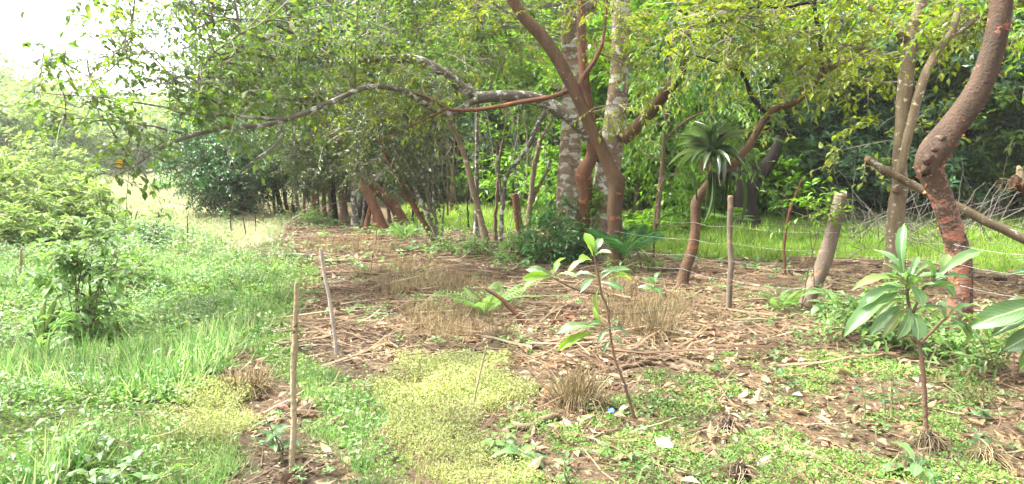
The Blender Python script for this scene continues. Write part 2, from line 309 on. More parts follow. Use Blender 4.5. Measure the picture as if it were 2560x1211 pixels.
B_CUT = bark_mat('cut_wood', [(0.195, 0.0975, 0.0525), (0.27, 0.1575, 0.09), (0.33, 0.21, 0.1275)], [.3, .5, .7], scale=18, rough=.7, bump=.4)
M_FLAKE = litter_mat('orange_flake', [(.34, .10, .03), (.42, .17, .05), (.26, .07, .03), (.45, .22, .08)], trans=.35, rough=.5)
M_STEM = litter_mat('green_stem', [(.12, .14, .05), (.16, .15, .07), (.10, .09, .05)])
def plain(name, c, rough=.5, metal=0.0):
    m, nd, lk, out = mat_new(name); p = nd.new('ShaderNodeBsdfPrincipled'); p.inputs['Base Color'].default_value = (*c, 1); p.inputs['Roughness'].default_value = rough; p.inputs['Metallic'].default_value = metal
    n = nd.new('ShaderNodeTexNoise'); n.inputs['Scale'].default_value = 60; mr = nd.new('ShaderNodeMapRange'); mr.inputs['To Min'].default_value = rough - .12; mr.inputs['To Max'].default_value = rough + .12; lk.new(n.outputs[0], mr.inputs[0]); lk.new(mr.outputs[0], p.inputs['Roughness'])
    lk.new(p.outputs[0], out.inputs['Surface']); return m
M_WIRE = plain('galvanised_wire', (.36, .35, .33), .5, .3)

# ------------------------------------------------------------------ zones on the ground (outlines in photograph pixels, laid on the ground)
Z = dict(
 lush=[[(-3000, 452), (300, 452), (300, 560), (560, 600), (600, 680), (690, 740), (640, 800), (640, 880), (540, 910), (500, 980), (400, 1040), (250, 1110), (150, 1300), (100, 3000), (-9000, 3000)]],
 short=[[(520, 640), (690, 610), (790, 670), (800, 720), (740, 770), (730, 840), (760, 900), (870, 960), (930, 1010), (960, 1090), (1010, 1150), (1060, 1500), (830, 1500), (840, 1190), (790, 1040), (700, 940), (640, 880), (560, 830), (520, 740)], [(150, 1300), (250, 1110), (400, 1060), (560, 1110), (560, 1500), (150, 1500)]],
 yellow=[[(880, 960), (1000, 900), (1120, 880), (1270, 890), (1270, 950), (1340, 1000), (1200, 1080), (1290, 1150), (1330, 1500), (1060, 1500), (1000, 1150), (940, 1050)], [(380, 1060), (470, 990), (560, 935), (620, 1000), (600, 1080), (480, 1110), (380, 1130)]],
 soil=[[(760, 820), (920, 830), (960, 890), (860, 935), (780, 900)], [(560, 1110), (640, 1040), (780, 1060), (850, 1120), (840, 1260), (560, 1300)]],
 stubble=[[(890, 690), (1000, 650), (1120, 680), (1260, 740), (1230, 850), (1080, 865), (1000, 800), (960, 740)], [(740, 598), (980, 600), (1010, 640), (760, 632)], [(1500, 700), (1700, 740), (1700, 830), (1600, 850), (1480, 780)]],
 cover=[[(1480, 1000), (1700, 900), (2000, 880), (2350, 890), (2480, 990), (2400, 1110), (2560, 1211), (2700, 1500), (1250, 1500), (1250, 1090)]],
 clear=[[(1560, 560), (1900, 562), (2900, 570), (2900, 700), (2500, 690), (2300, 655), (1900, 650), (1720, 645), (1560, 625)], [(1020, 543), (1400, 545), (1400, 585), (1020, 575)]],
 field=[[(240, 440), (480, 440), (700, 500), (720, 560), (690, 600), (520, 640), (300, 560)]],
)
def zone(name, x, y):
    u, v = proj(x, y, Hgt(x, y)); w = (vnoise(x * 2.3, y * 2.3, 9) - .5) * 95 + (vnoise(x * 7, y * 7, 8) - .5) * 50
    w = w * np.clip(6 / np.maximum(y, 1), .15, 1.6)
    r = np.zeros(u.shape, bool)
    for pl in Z[name]: r |= inpoly(u + w, v + w * .4, pl)
    return r & (y > 1.2)

# ------------------------------------------------------------------ ground
def ground():
    t = np.linspace(-1, 1, 200); X = np.sinh(t * 4.6) / np.sinh(4.6) * 320
    s = np.linspace(0, 1, 250); Yv = -25 + 5 * s * 6 + np.sinh(s * 5) / np.sinh(5) * 340
    X = np.sort(X); XX, YY = np.meshgrid(X, Yv, indexing='ij'); ZZ = Hgt(XX, YY)
    n, m = XX.shape; i, j = np.meshgrid(np.arange(n - 1), np.arange(m - 1), indexing='ij')
    Q = np.stack([i * m + j, (i + 1) * m + j, (i + 1) * m + j + 1, i * m + j + 1], -1).reshape(-1, 4)
    mt, nd, lk, out = mat_new('ground_soil')
    g = nd.new('ShaderNodeNewGeometry')
    n1 = nd.new('ShaderNodeTexNoise'); n1.inputs['Scale'].default_value = 2.2; n1.inputs['Detail'].default_value = 8; n1.inputs['Roughness'].default_value = .7; lk.new(g.outputs['Position'], n1.inputs['Vector'])
    n2 = nd.new('ShaderNodeTexNoise'); n2.inputs['Scale'].default_value = 28; n2.inputs['Detail'].default_value = 6; n2.inputs['Roughness'].default_value = .7; lk.new(g.outputs['Position'], n2.inputs['Vector'])
    soil = ramp(nd, [(.024, .017, .010), (.043, .031, .019), (.075, .055, .033), (.13, .098, .058)], [.3, .48, .6, .75]); lk.new(n2.outputs[0], soil.inputs[0])
    lit = ramp(nd, [(.04, .027, .016), (.085, .059, .034), (.16, .118, .068)], [.3, .5, .7]); lk.new(n2.outputs[0], lit.inputs[0])
    gr = ramp(nd, [(.05, .06, .022), (.075, .11, .03), (.12, .16, .045)], [.3, .5, .7]); lk.new(n2.outputs[0], gr.inputs[0])
    fi = ramp(nd, [(.20, .23, .10), (.26, .27, .13), (.33, .29, .17)], [.3, .5, .7]); lk.new(n1.outputs[0], fi.inputs[0])
    def att(nm):
        a = nd.new('ShaderNodeAttribute'); a.attribute_name = nm
        mm = nd.new('ShaderNodeMath'); mm.operation = 'MULTIPLY_ADD'; mm.inputs[1].default_value = 1.4; lk.new(a.outputs['Fac'], mm.inputs[0])
        sb = nd.new('ShaderNodeMath'); sb.operation = 'SUBTRACT'; sb.inputs[1].default_value = .72; lk.new(n1.outputs[0], sb.inputs[0]); lk.new(sb.outputs[0], mm.inputs[2]); mm.use_clamp = True
        return mm.outputs[0]
    col = soil.outputs[0]
    for nm, rp in (('litter', lit), ('green', gr), ('field', fi)):
        mx = nd.new('ShaderNodeMixRGB'); lk.new(att(nm), mx.inputs[0]); lk.new(col, mx.inputs[1]); lk.new(rp.outputs[0], mx.inputs[2]); col = mx.outputs[0]
    p = nd.new('ShaderNodeBsdfPrincipled'); p.inputs['Roughness'].default_value = .95; p.inputs['Specular IOR Level'].default_value = .15; lk.new(col, p.inputs['Base Color'])
    b = nd.new('ShaderNodeBump'); b.inputs['Strength'].default_value = .8; b.inputs['Distance'].default_value = .03; lk.new(n2.outputs[0], b.inputs['Height']); lk.new(b.outputs[0], p.inputs['Normal'])
    lk.new(p.outputs[0], out.inputs['Surface'])
    mb = MB(); mb.add(np.stack([XX, YY, ZZ], -1).reshape(-1, 3), Q)
    o = mb.build('ground', mt, smooth=True, kind='structure')
    x, y = XX.ravel(), YY.ravel()
    z = {k: zone(k, x, y) for k in Z}
    gfar = (y > 30)
    green = z['lush'] | z['short'] | z['clear'] | gfar; lit_ = ~(green | z['soil'] | z['field']) & (y > 2)
    for nm, a in (('green', green * .55 + gfar * .4 + z['cover'] * .1 * ~green), ('litter', lit_ * .75), ('field', (z['field'] | (gfar & (x / np.maximum(y, 1) < -.3))) * 1.0)):
        at = o.data.attributes.new(nm, 'FLOAT', 'POINT'); at.data.foreach_set('value', a.astype(np.float32))
    return o
GROUND = ground()
GROUND['label'] = 'uneven ground of dark soil, litter and grass running back to wooded hills'

def scatter(band, dens, keep=1.0, wedge=.80, xmin=-1e9, xmax=1e9):
    y0, y1 = band; n = int(dens * wedge * (y1 * y1 - y0 * y0))
    y = np.sqrt(R.random(n) * (y1 * y1 - y0 * y0) + y0 * y0); x = (R.random(n) * 2 - 1) * (wedge * y + .3)
    return x, y
def at_ground(x, y, dz=0): return np.stack([x, y, Hgt(x, y) + dz], 1)

# ------------------------------------------------------------------ foliage generator
def spray_leaves(o, d, L, n, ll, style='alt', ldroop=.25, jitter=.35):
    """leaves of many twigs at once. o,d: S,3   L: S   -> pos,dir,normal,len and twig polylines"""
    S = len(o); d = nrm(d); L = np.broadcast_to(L, (S,))
    up = np.array([0, 0, 1.0]); s = nrm(np.cross(d, up) + 1e-4); b = np.cross(s, d)
    droop = (.15 + .35 * R.random(S))
    def at(t): return o[:, None] + d[:, None] * (L[:, None] * t)[..., None] - up * (droop[:, None] * L[:, None] * t ** 2)[..., None]
    tw = at(np.broadcast_to(np.linspace(0, 1, 3), (S, 3)))
    if style == 'whorl':
        k = np.arange(n)[None] * 2.4 + R.random((S, 1)) * 6.28 + R.normal(size=(S, n)) * .15
        t = .82 + .18 * np.broadcast_to((np.arange(n) / n)[None], (S, n))
        pos = at(t); tilt = .25 + .5 * R.random((S, n))
        ld = np.cos(k)[..., None] * s[:, None] + np.sin(k)[..., None] * b[:, None] + tilt[..., None] * d[:, None] + R.normal(size=(S, n, 3)) * .12
        nn = d[:, None] + up * .6 + R.normal(size=(S, n, 3)) * .15
    else:
        t = np.broadcast_to(np.linspace(.12, 1, n), (S, n)) + R.normal(size=(S, n)) * .02; pos = at(t)
        sg = np.where(np.arange(n) % 2 == 0, 1, -1)[None, :, None] * np.ones((S, 1, 1))
        sg[:, -1] *= .15
        ld = d[:, None] * .5 + sg * s[:, None] * .85 - up * ldroop + R.normal(size=(S, n, 3)) * jitter
        nn = up + R.normal(size=(S, n, 3)) * .38 + b[:, None] * .3
    ll = ll * (.65 + .6 * R.random((S, n)))
    return pos.reshape(-1, 3), nrm(ld.reshape(-1, 3)), nrm(nn.reshape(-1, 3)), ll.ravel(), tw
class Crown:
    def __init__(s): s.pos = []; s.d = []; s.n = []; s.l = []; s.tw = []; s.br = []
    def blob(s, c, rad, nspray, ll=.1, L=.5, n=9, style='alt', anchor=None, clump=8, droop=.25, up=.25, spread=.30, shell=.5, per=5):
        c = np.asarray(c, float); rad = np.asarray(rad, float)
        k = max(2, nspray // clump)
        cc = rv(k) * (shell + (1 - shell) * R.random((k, 1)) ** .5) * rad + c
        idx = R.integers(0, k, nspray)
        o = cc[idx] + R.normal(size=(nspray, 3)) * rad.mean() * spread * np.array([1, 1, .55])
        d = nrm((o - c) / rad) * .7 + R.normal(size=(nspray, 3)) * .55 + np.array([0, 0, up])
        p, dd, nn, l, tw = spray_leaves(o, d, L * (.6 + .7 * R.random(nspray)), n, ll, style, droop)
        s.pos.append(p); s.d.append(dd); s.n.append(nn); s.l.append(l); s.tw.append(tw)
        if anchor is not None and len(anchor):
            a = np.asarray(anchor)[:, :3]
            for q in cc:
                e = a[np.argmin(np.linalg.norm(a - q, axis=1) + R.random(len(a)) * .3)]
                m = (e + q) / 2 + R.normal(size=3) * .12 * np.linalg.norm(q - e) + np.array([0, 0, .06])
                t = np.linspace(0, 1, 5)[:, None]; s.br.append((1 - t) ** 2 * e + 2 * t * (1 - t) * m + t * t * q)
            for q in range(nspray // 3):
                j = R.integers(0, nspray); e = cc[idx[j]]; m = (e + o[j]) / 2 + R.normal(size=3) * .05; t = np.linspace(0, 1, 5)[:, None]
                s.br.append((1 - t) ** 2 * e + 2 * t * (1 - t) * m + t * t * o[j])
        return s
    def arrays(s): return [np.concatenate(a) for a in (s.pos, s.d, s.n, s.l)]
    def build(s, parent, lmat, tmat, T=None, wr=.45, nparts=0, origin=None, twr=(.006, .003), brr=(.013, .005), name='foliage', tw_every=1, partmesh=None):
        T = T or T_leaf4(); p, d, n, l = s.arrays(); w = l * wr * (.85 + .3 * R.random(len(l)))
        keep = np.ones(len(l), bool)
        if nparts:
            base = np.asarray(parent.location)
            u, v = proj(p[:, 0], p[:, 1], p[:, 2]); vis = (u > 5) & (u < 2555) & (v > 5) & (v < 1205)
            sc = np.where(vis, l / np.maximum(p[:, 1], .5), 0); ix = np.argsort(-sc)[:nparts]; keep[ix] = False
            me = MB().add(*T).mesh('leaf', lmat)
            for i in ix: inst('leaf', me, parent, frame_matrix(p[i] - base, d[i], n[i], w[i], l[i]))
        mb = MB().add(*stamp(T, p[keep], d[keep], n[keep], w[keep], l[keep])); o = mb.build(name, lmat, parent, origin, kind='stuff')
        tb = MB(); tw = np.concatenate(s.tw)[::tw_every]; tb.add(*thin(tw, *twr))
        if s.br: tb.add(*thin(np.array(s.br), *brr))
        t = tb.build('twigs', tmat, parent, origin, kind='stuff')
        return o
def PX(rows, Y0):
    """rows u, v, width in pixels, depth offset"""
    return np.array([[*P(r[0], r[1], Y0 + (r[3] if len(r) > 3 else 0)), r[2] / 2 / FPX * (Y0 + (r[3] if len(r) > 3 else 0))] for r in rows])
def tree(name, label, base, trunk, bark, limbs=(), group=None, cat='tree', seg=12, wob=.08, flare=1.0, jit=0.0, wm=1.0, lm=None):
    g = G(*base); Y0 = g[1]; root = thing(name, label, cat, g, group)
    tr = PX(trunk, Y0); tr[:, 3] *= wm; first = tr[0].copy(); first[:3] = g - np.array([0, 0, .12]); first[3] *= 1.5 * flare; first[0] = g[0]
    tr = np.vstack([first, tr]); MB().adds(tube(tr, seg, wob=wob, jit=jit)).build('trunk', bark, root, smooth=True)
    pts = [resample(tr, .12)]
    for lb in limbs:
        rows, bk = lb if isinstance(lb, tuple) else (lb, bark)
        q = PX(rows, Y0); q[:, 3] *= (lm or wm); MB().adds(tube(q, max(6, seg - 3), wob=wob, jit=jit)).build('limb', bk, root, smooth=True); pts.append(resample(q, .12))
    root['_'] = 0; del root['_']
    return root, Y0, np.vstack(pts)
DENS = 1.55
def blobs(cr, Y0, rows, anchor, **kw):
    """rows: u, v, ru, rv, depth offset, depth radius, sprays"""
    for u, v, ru, rvv, dy, ry, n in rows:
        Y = Y0 + dy; n = int(n * (DENS if v > -50 else .8)); cr.blob(P(u, v, Y), (ru / FPX * Y, ry, rvv / FPX * Y), n, anchor=anchor, **kw)
# @@STRUCTURE
# ------------------------------------------------------------------ far forest and hills
def proto_crown(kind, nclump, r, zc, nsp, ll, n, lmat, T, wr, droop=.25):
    """shared crown mesh for background trees; unit: trunk foot at origin"""
    cr = Crown(); 
    for k in range(nclump):
        a = R.random() * 6.28; rr = r * (.25 + .65 * R.random() ** .6); zz = zc[0] + (zc[1] - zc[0]) * R.random()
        taper = 1 - .45 * ((zz - zc[0]) / (zc[1] - zc[0])) ** 2
        c = np.array([math.cos(a) * rr * taper, math.sin(a) * rr * taper, zz]); q = .62 * r * (.6 + .5 * R.random())
        cr.blob(c, (q, q, q * .6), nsp, ll=ll, L=.55, n=n, style=kind, clump=10, droop=droop, spread=.26)
    p, d, nn, l = cr.arrays(); w = l * wr
    me = MB().add(*stamp(T, p, d, nn, w, l)).mesh('foliage', lmat)
    tw = np.concatenate(cr.tw)[::4]; mt = MB().add(*thin(tw, .008, .004)).mesh('twigs', M_BRANCHLET)
    return me, mt
def proto_trunk(h, r, bark, lean=.15, nl=5, spread=2.2):
    mb = MB(); p = np.array([[0, 0, -.2, r * 1.25], [0, 0, .2, r], [lean * .4, .1, h * .35, r * .8], [lean, 0, h * .7, r * .55], [lean * 1.3, .1, h, r * .2]])
    mb.adds(tube(p, 8, step=.4)); 
    for k in range(nl):
        a = R.random() * 6.28; z0 = h * (.25 + .5 * R.random()); e = spread * (.6 + .6 * R.random())
        mb.adds(tube(np.array([[lean * z0 / h, 0, z0, r * .45], [math.cos(a) * e * .5, math.sin(a) * e * .5, z0 + e * .35, r * .3], [math.cos(a) * e, math.sin(a) * e, z0 + e * .6, r * .12]]), 6, step=.35))
    return mb.mesh('trunk', bark, smooth=True)
PROTO = {
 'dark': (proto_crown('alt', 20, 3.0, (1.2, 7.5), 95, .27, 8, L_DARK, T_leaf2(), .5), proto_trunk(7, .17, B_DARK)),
 'bright': (proto_crown('alt', 18, 2.8, (1.2, 7), 90, .27, 8, L_BRIGHT, T_leaf2(), .48), proto_trunk(6.5, .12, B_BROWN)),
 'whorl': (proto_crown('whorl', 18, 2.9, (1.0, 6.6), 85, .30, 8, L_GREY, T_leaf4(.62), .40), proto_trunk(6.2, .15, B_GREY)),
 'mid': (proto_crown('alt', 18, 2.9, (1.2, 7.4), 90, .25, 8, L_OVER, T_leaf2(), .5), proto_trunk(7, .14, B_LICHEN)),
 'hazy': (proto_crown('alt', 16, 3.1, (.3, 6.2), 90, .36, 8, L_HAZY, T_leaf2(), .55), proto_trunk(6, .16, B_GREY)),
}
def back_tree(kind, u, Y, s, label, name, group, sz=1.0, dz=0.0):
    x = (u - CX) / FPX * Y / 1.0; p = np.array([x, Y, float(Hgt(x, Y)) + dz]); (mc, mt), mk = PROTO[kind]
    r = thing(name, label, 'tree', p, group); r.rotation_euler = (0, 0, R.random() * 6.28); r.scale = (s, s, s * sz)
    for nm, me, k in (('trunk', mk, None), ('foliage', mc, 'stuff'), ('twigs', mt, 'stuff')):
        o = bpy.data.objects.new(nm, me); COL.objects.link(o); o.parent = r
        if k: o['kind'] = k
    return r
FG = 'trees of the forest edge beyond the clearing'
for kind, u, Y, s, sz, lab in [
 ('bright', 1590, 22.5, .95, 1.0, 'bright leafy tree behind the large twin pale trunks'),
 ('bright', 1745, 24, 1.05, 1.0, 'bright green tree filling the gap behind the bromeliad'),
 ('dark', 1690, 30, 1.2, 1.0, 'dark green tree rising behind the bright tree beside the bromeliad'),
 ('dark', 1895, 27, 1.2, 1.1, 'tall dark tree above the shade darkened trunk at the clearing'),
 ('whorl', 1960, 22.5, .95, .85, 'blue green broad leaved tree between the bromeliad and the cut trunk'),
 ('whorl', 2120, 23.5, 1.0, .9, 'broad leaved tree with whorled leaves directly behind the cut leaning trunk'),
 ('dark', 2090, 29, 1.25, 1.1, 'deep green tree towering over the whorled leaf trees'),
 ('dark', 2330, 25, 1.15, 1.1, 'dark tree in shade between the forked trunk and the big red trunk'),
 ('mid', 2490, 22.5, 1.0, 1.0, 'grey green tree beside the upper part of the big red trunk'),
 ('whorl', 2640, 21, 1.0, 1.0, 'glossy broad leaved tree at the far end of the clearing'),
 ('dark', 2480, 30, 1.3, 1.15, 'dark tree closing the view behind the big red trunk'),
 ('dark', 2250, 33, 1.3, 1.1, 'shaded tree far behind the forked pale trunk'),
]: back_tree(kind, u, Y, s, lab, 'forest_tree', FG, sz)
FM = 'trees standing in the wood behind the live fence'
for kind, u, Y, s, sz, lab in [
 ('bright', 1330, 30, 1.0, 1.0, 'sunlit yellowish tree seen between the thin pale stems'),
 ('bright', 1200, 33, 1.05, 1.0, 'bright tree behind the curved pale trunk'),
 ('mid', 1090, 36, 1.1, 1.0, 'grey green tree behind the many stemmed thicket'),
 ('mid', 1440, 32, 1.3, 1.1, 'tall grey green tree behind the large white patched trunk'),
 ('dark', 960, 38, 1.2, 1.0, 'dark tree behind the leaning red trunks'),
 ('dark', 820, 40, 1.2, 1.0, 'dark tree behind the row of reddish fence trunks'),
 ('mid', 690, 42, 1.15, 1.0, 'mid green tree behind the rounded dark tree'),
]: back_tree(kind, u, Y, s, lab, 'woodland_tree', FM, sz)
FL = 'pale trees in the haze across the field'
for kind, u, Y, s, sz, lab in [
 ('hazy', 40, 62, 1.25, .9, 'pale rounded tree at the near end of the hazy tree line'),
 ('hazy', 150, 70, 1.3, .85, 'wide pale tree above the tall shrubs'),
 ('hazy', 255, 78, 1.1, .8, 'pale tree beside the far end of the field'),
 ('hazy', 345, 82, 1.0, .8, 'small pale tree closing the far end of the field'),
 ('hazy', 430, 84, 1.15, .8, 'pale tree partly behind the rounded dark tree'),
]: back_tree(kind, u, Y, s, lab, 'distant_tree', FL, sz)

def forest_mass(name, label, rows, ll, lmat, T, wr, n=8):
    cr = Crown(); tk = MB()
    for x, y, h, r, nsp in rows:
        z = float(Hgt(x, y))
        for k in range(5):
            c = np.array([x + R.normal() * r * .45, y + R.normal() * r * .45, z + h * (.35 + .14 * k)]); cr.blob(c, (r, r, r * .6), nsp // 5, ll=ll, L=.7, n=n, clump=10, spread=.28)
        tk.add(*thin(np.array([[[x, y, z - .2], [x + .1, y, z + h * .4], [x, y, z + h * .8]]]), .15, .06))
    p, d, nn, l = cr.arrays(); mb = MB().add(*stamp(T, p, d, nn, l * wr, l)); o = mb.build(name, lmat, kind='stuff'); o['label'] = label
    t = tk.build('trunks', B_DARK, o, (0, 0, 0), kind='stuff'); return o
rows = []
for i in range(34):
    a = -.42 + 1.25 * (i + R.random() * .8) / 34; y = 36 + 22 * R.random(); rows.append((a * y, y, 9 + 4 * R.random(), 3.2, 330))
for i in range(20):
    a = -.30 + 1.15 * (i + R.random() * .8) / 20; y = 30 + 5 * R.random(); rows.append((a * y, y, 4 + 2 * R.random(), 2.2, 200))
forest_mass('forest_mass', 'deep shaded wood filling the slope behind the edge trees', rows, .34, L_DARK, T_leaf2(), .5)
rows = []
for i in range(70):
    a = -.86 + .52 * R.random(); y = 92 + 70 * R.random(); rows.append((a * y, y, 7 + 3 * R.random(), 4.2, 150))
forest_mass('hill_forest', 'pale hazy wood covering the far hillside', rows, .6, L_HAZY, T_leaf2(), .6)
# understory saplings at the dark forest edge
ust = MB(); 
for i in range(70):
    a = -.16 + .95 * R.random(); y = 22.5 + 9 * R.random(); x = a * y; z = float(Hgt(x, y)); h = 1.5 + 2.5 * R.random(); l = R.normal() * .25
    ust.add(*thin(np.array([[[x, y, z - .1], [x + l * .4, y, z + h * .5], [x + l, y, z + h]]]), .03 + .035 * R.random(), .02))
o = ust.build('understory_stems', B_BROWN, kind='stuff'); o['label'] = 'thin stems crowding the shade under the forest edge'

# ------------------------------------------------------------------ the dark trunk at the clearing
root, Y0, an = tree('shade_dark_trunk', 'thick trunk with shade put into its dark bark colour, forking at the clearing edge', (1868, 572), [(1868, 540, 62), (1866, 500, 58), (1872, 460, 62), (1868, 425, 48), (1850, 380, 40)], B_DARK, [[(1874, 470, 40), (1905, 430, 36), (1935, 385, 28), (1950, 340, 20)]], wob=.14)

# ------------------------------------------------------------------ big pale trunks and their crowns
rootA, YA, anA = tree('pale_patched_tree', 'large straight trunk with broad white lichen patches left of the red trunks', (1424, 632),
  [(1422, 580, 84), (1420, 500, 78), (1424, 400, 72), (1430, 300, 70), (1432, 200, 72), (1430, 100, 74), (1434, 40, 80), (1436, -60, 84), (1440, -220, 60)], B_PALE, wm=.74, limbs=
  [[(1440, 60, 60), (1475, 10, 50), (1500, -60, 44), (1560, -200, 30)]], wob=.05, flare=1.15)
cr = Crown()
blobs(cr, YA, [(1250, -120, 330, 110, -1, 2.2, 150), (1330, 60, 120, 60, .5, 1.2, 60), (1180, 60, 130, 80, 1, 1.2, 80), (1050, 30, 140, 80, .5, 1.2, 90), (1240, 160, 80, 50, 1.5, 1, 30), (1600, -120, 260, 110, 1, 2, 110), (900, -90, 240, 100, 0, 2, 110)], anA, ll=.15, L=.6, n=9, droop=.3)
cr.build(rootA, L_OVER, M_BRANCHLET, T_leaf4())

rootC, YC, anC = tree('mottled_grey_tree', 'large mottled grey brown trunk directly behind the leaning red trunk', (1512, 650),
  [(1512, 590, 88), (1512, 500, 84), (1520, 420, 76), (1530, 360, 74), (1540, 290, 66), (1548, 200, 60), (1552, 100, 58), (1552, 0, 58), (1555, -100, 50), (1560, -260, 30)], B_PALE,
  [([(1520, 420, 60), (1470, 340, 64, -.2), (1420, 290, 62, -.3), (1345, 250, 60, -.3), (1270, 240, 56, -.5), (1190, 246, 54, -.7)], B_LICHEN),
   ([(1200, 246, 50, -.7), (1150, 215, 50, -.8), (1105, 180, 46, -.9), (1040, 150, 42, -1), (960, 148, 38, -1.1), (880, 152, 34, -1.3), (800, 142, 30, -1.6), (700, 150, 20, -2.0), (600, 130, 14, -2.4), (500, 150, 9, -2.8)], B_LICHEN),
   ([(1190, 250, 34, -.8), (1120, 285, 30, -1), (1060, 260, 26, -1.3), (1000, 225, 24, -1.8), (920, 218, 24, -2.3), (840, 250, 24, -2.8), (770, 280, 24, -3.2), (705, 303, 24, -3.5), (640, 316, 22, -3.7), (560, 321, 22, -4), (480, 340, 20, -4.3), (430, 357, 17, -4.5), (380, 385, 12, -4.7), (330, 420, 9, -4.9), (290, 440, 6, -5)], B_LICHEN),
   ([(720, 300, 18, -3.5), (640, 295, 15, -3.6), (560, 288, 14, -3.8), (480, 287, 12, -4), (420, 270, 11, -4.2), (350, 258, 8, -4.4), (270, 245, 6, -4.6), (160, 238, 5, -4.9), (60, 228, 3, -5.1)], B_LICHEN),
   ([(480, 340, 12, -4.3), (420, 325, 10, -4.5), (350, 310, 8, -4.6), (260, 300, 6, -4.8), (215, 312, 4, -4.9)], B_LICHEN),
   ([(700, 305, 18, -3.5), (706, 340, 16, -3.5), (680, 370, 12, -3.6), (645, 395, 9, -3.7), (600, 430, 5, -3.8)], B_LICHEN),
   ([(735, 300, 12, -3.4), (735, 350, 8, -3.4), (733, 410, 6, -3.4)], B_LICHEN),
   ([(880, 152, 22, -1.3), (780, 110, 18, -1.9), (680, 60, 14, -2.4), (560, 50, 10, -2.9), (470, 80, 7, -3.2)], B_LICHEN),
   ([(620, 316, 12, -3.7), (530, 250, 9, -3.8), (440, 200, 8, -3.9), (400, 160, 6, -4), (330, 90, 4, -4.1)], B_LICHEN),
   ([(560, 321, 10, -4), (500, 240, 8, -4.1), (520, 150, 6, -4.1), (600, 85, 5, -4.1)], B_LICHEN)], wob=.07, flare=1.2, wm=.80, lm=.54)
# red limb going up right from the same trunk
q = PX([(1556, 350, 34, -.25), (1590, 320, 31, -.3), (1640, 262, 29, -.4), (1672, 225, 26, -.5), (1700, 188, 22, -.6), (1712, 150, 20, -.7), (1730, 60, 14, -.9), (1760, -20, 9, -1)], YC)
MB().adds(tube(q, 10)).build('limb', B_GREYRED, rootC, smooth=True)
cr = Crown()
blobs(cr, YC, [(150, 250, 70, 40, -4.9, .5, 8), (240, 290, 70, 45, -4.8, .6, 13), (270, 370, 45, 40, -4.9, .4, 4), (310, 320, 80, 35, -4.6, .6, 8), (345, 370, 60, 25, -4.6, .5, 3), (285, 450, 30, 40, -5, .3, 3), (390, 280, 80, 40, -4.2, .7, 8),
  (470, 285, 80, 25, -4.2, .6, 6), (520, 230, 120, 70, -3.8, .9, 33), (330, 180, 110, 80, -4.2, .9, 16), (430, 110, 150, 90, -3.8, 1, 27), (230, 130, 90, 80, -4.3, .8, 12), (600, 150, 140, 80, -3, 1.1, 44), (560, 40, 170, 80, -3.2, 1.2, 49), (700, 200, 110, 60, -2.8, 1, 32),
  (730, 70, 150, 90, -2.3, 1.1, 52), (640, 270, 90, 25, -3.5, .6, 7), (850, 100, 120, 90, -1.4, 1, 48), (820, 190, 110, 50, -1.8, .9, 24), (950, 180, 100, 60, -1.2, .8, 27), (690, -80, 320, 80, -3, 1.8, 88), (450, -40, 200, 60, -4, 1.2, 31)], anC, ll=.112, L=.5, n=8, droop=.3, clump=7)
CROWN_C = cr.build(rootC, L_OVER, M_BRANCHLET, T_leaf6(), wr=.5, nparts=300)
yl = P(298, 397, YC - 5) - np.asarray(rootC.location)
inst('yellow_leaf', MB().add(*T_leaf6()).mesh('yellow_leaf', litter_mat('dying_leaf', [(.5, .25, .02), (.55, .3, .03)], trans=.4)), rootC, frame_matrix(yl, np.array([.1, -.1, -1.]), np.array([.2, -1, .2]), .07, .1))

# ------------------------------------------------------------------ red barked twin in front
rootB, YB, anB = tree('knobbed_red_tree', 'slim red barked trunk with a swollen knob beside the white patched trunk', (1452, 650),
  [(1454, 600, 46), (1460, 520, 44), (1463, 470, 44), (1456, 442, 52), (1468, 415, 46), (1480, 390, 40), (1478, 320, 36), (1468, 260, 34), (1460, 180, 30), (1455, 100, 28), (1452, 0, 26), (1450, -120, 20)], B_RED, wob=.12, wm=.78)
cr = Crown(); blobs(cr, YB, [(1440, -110, 140, 70, 0, .8, 40), (1530, 110, 60, 60, -.2, .5, 12)], anB, ll=.085, L=.45, n=11); cr.build(rootB, L_YEL, M_BRANCHLET, T_leaf4(), wr=.42)
rootD, YD, anD = tree('leaning_red_tree', 'dark red trunk bending sharply left above a knobbed elbow', (1546, 680),
  [(1543, 620, 50), (1536, 540, 48), (1540, 480, 50), (1541, 452, 56), (1526, 420, 46), (1505, 375, 42), (1478, 320, 42), (1452, 262, 42), (1425, 205, 42), (1390, 140, 42), (1350, 85, 40), (1310, 45, 36), (1280, 0, 34), (1250, -60, 30), (1200, -160, 20)], B_GREYRED,
  [([(1500, 365, 26), (1480, 310, 24), (1466, 255, 22), (1454, 212, 20), (1460, 190, 16), (1485, 155, 14), (1505, 110, 11), (1514, 50, 9), (1518, -10, 8), (1520, -80, 6)], B_RED),
   ([(1456, 205, 16), (1430, 222, 15), (1380, 242, 15), (1310, 254, 15), (1240, 268, 14), (1170, 276, 13), (1120, 273, 11), (1085, 252, 10), (1050, 238, 9), (1010, 228, 8), (960, 215, 6), (900, 200, 5), (850, 190, 3)], B_RED),
   ([(1120, 273, 8), (1060, 300, 6), (1000, 330, 4), (950, 350, 3)], B_RED)], wob=.09, wm=.76, lm=.75)
cr = Crown()
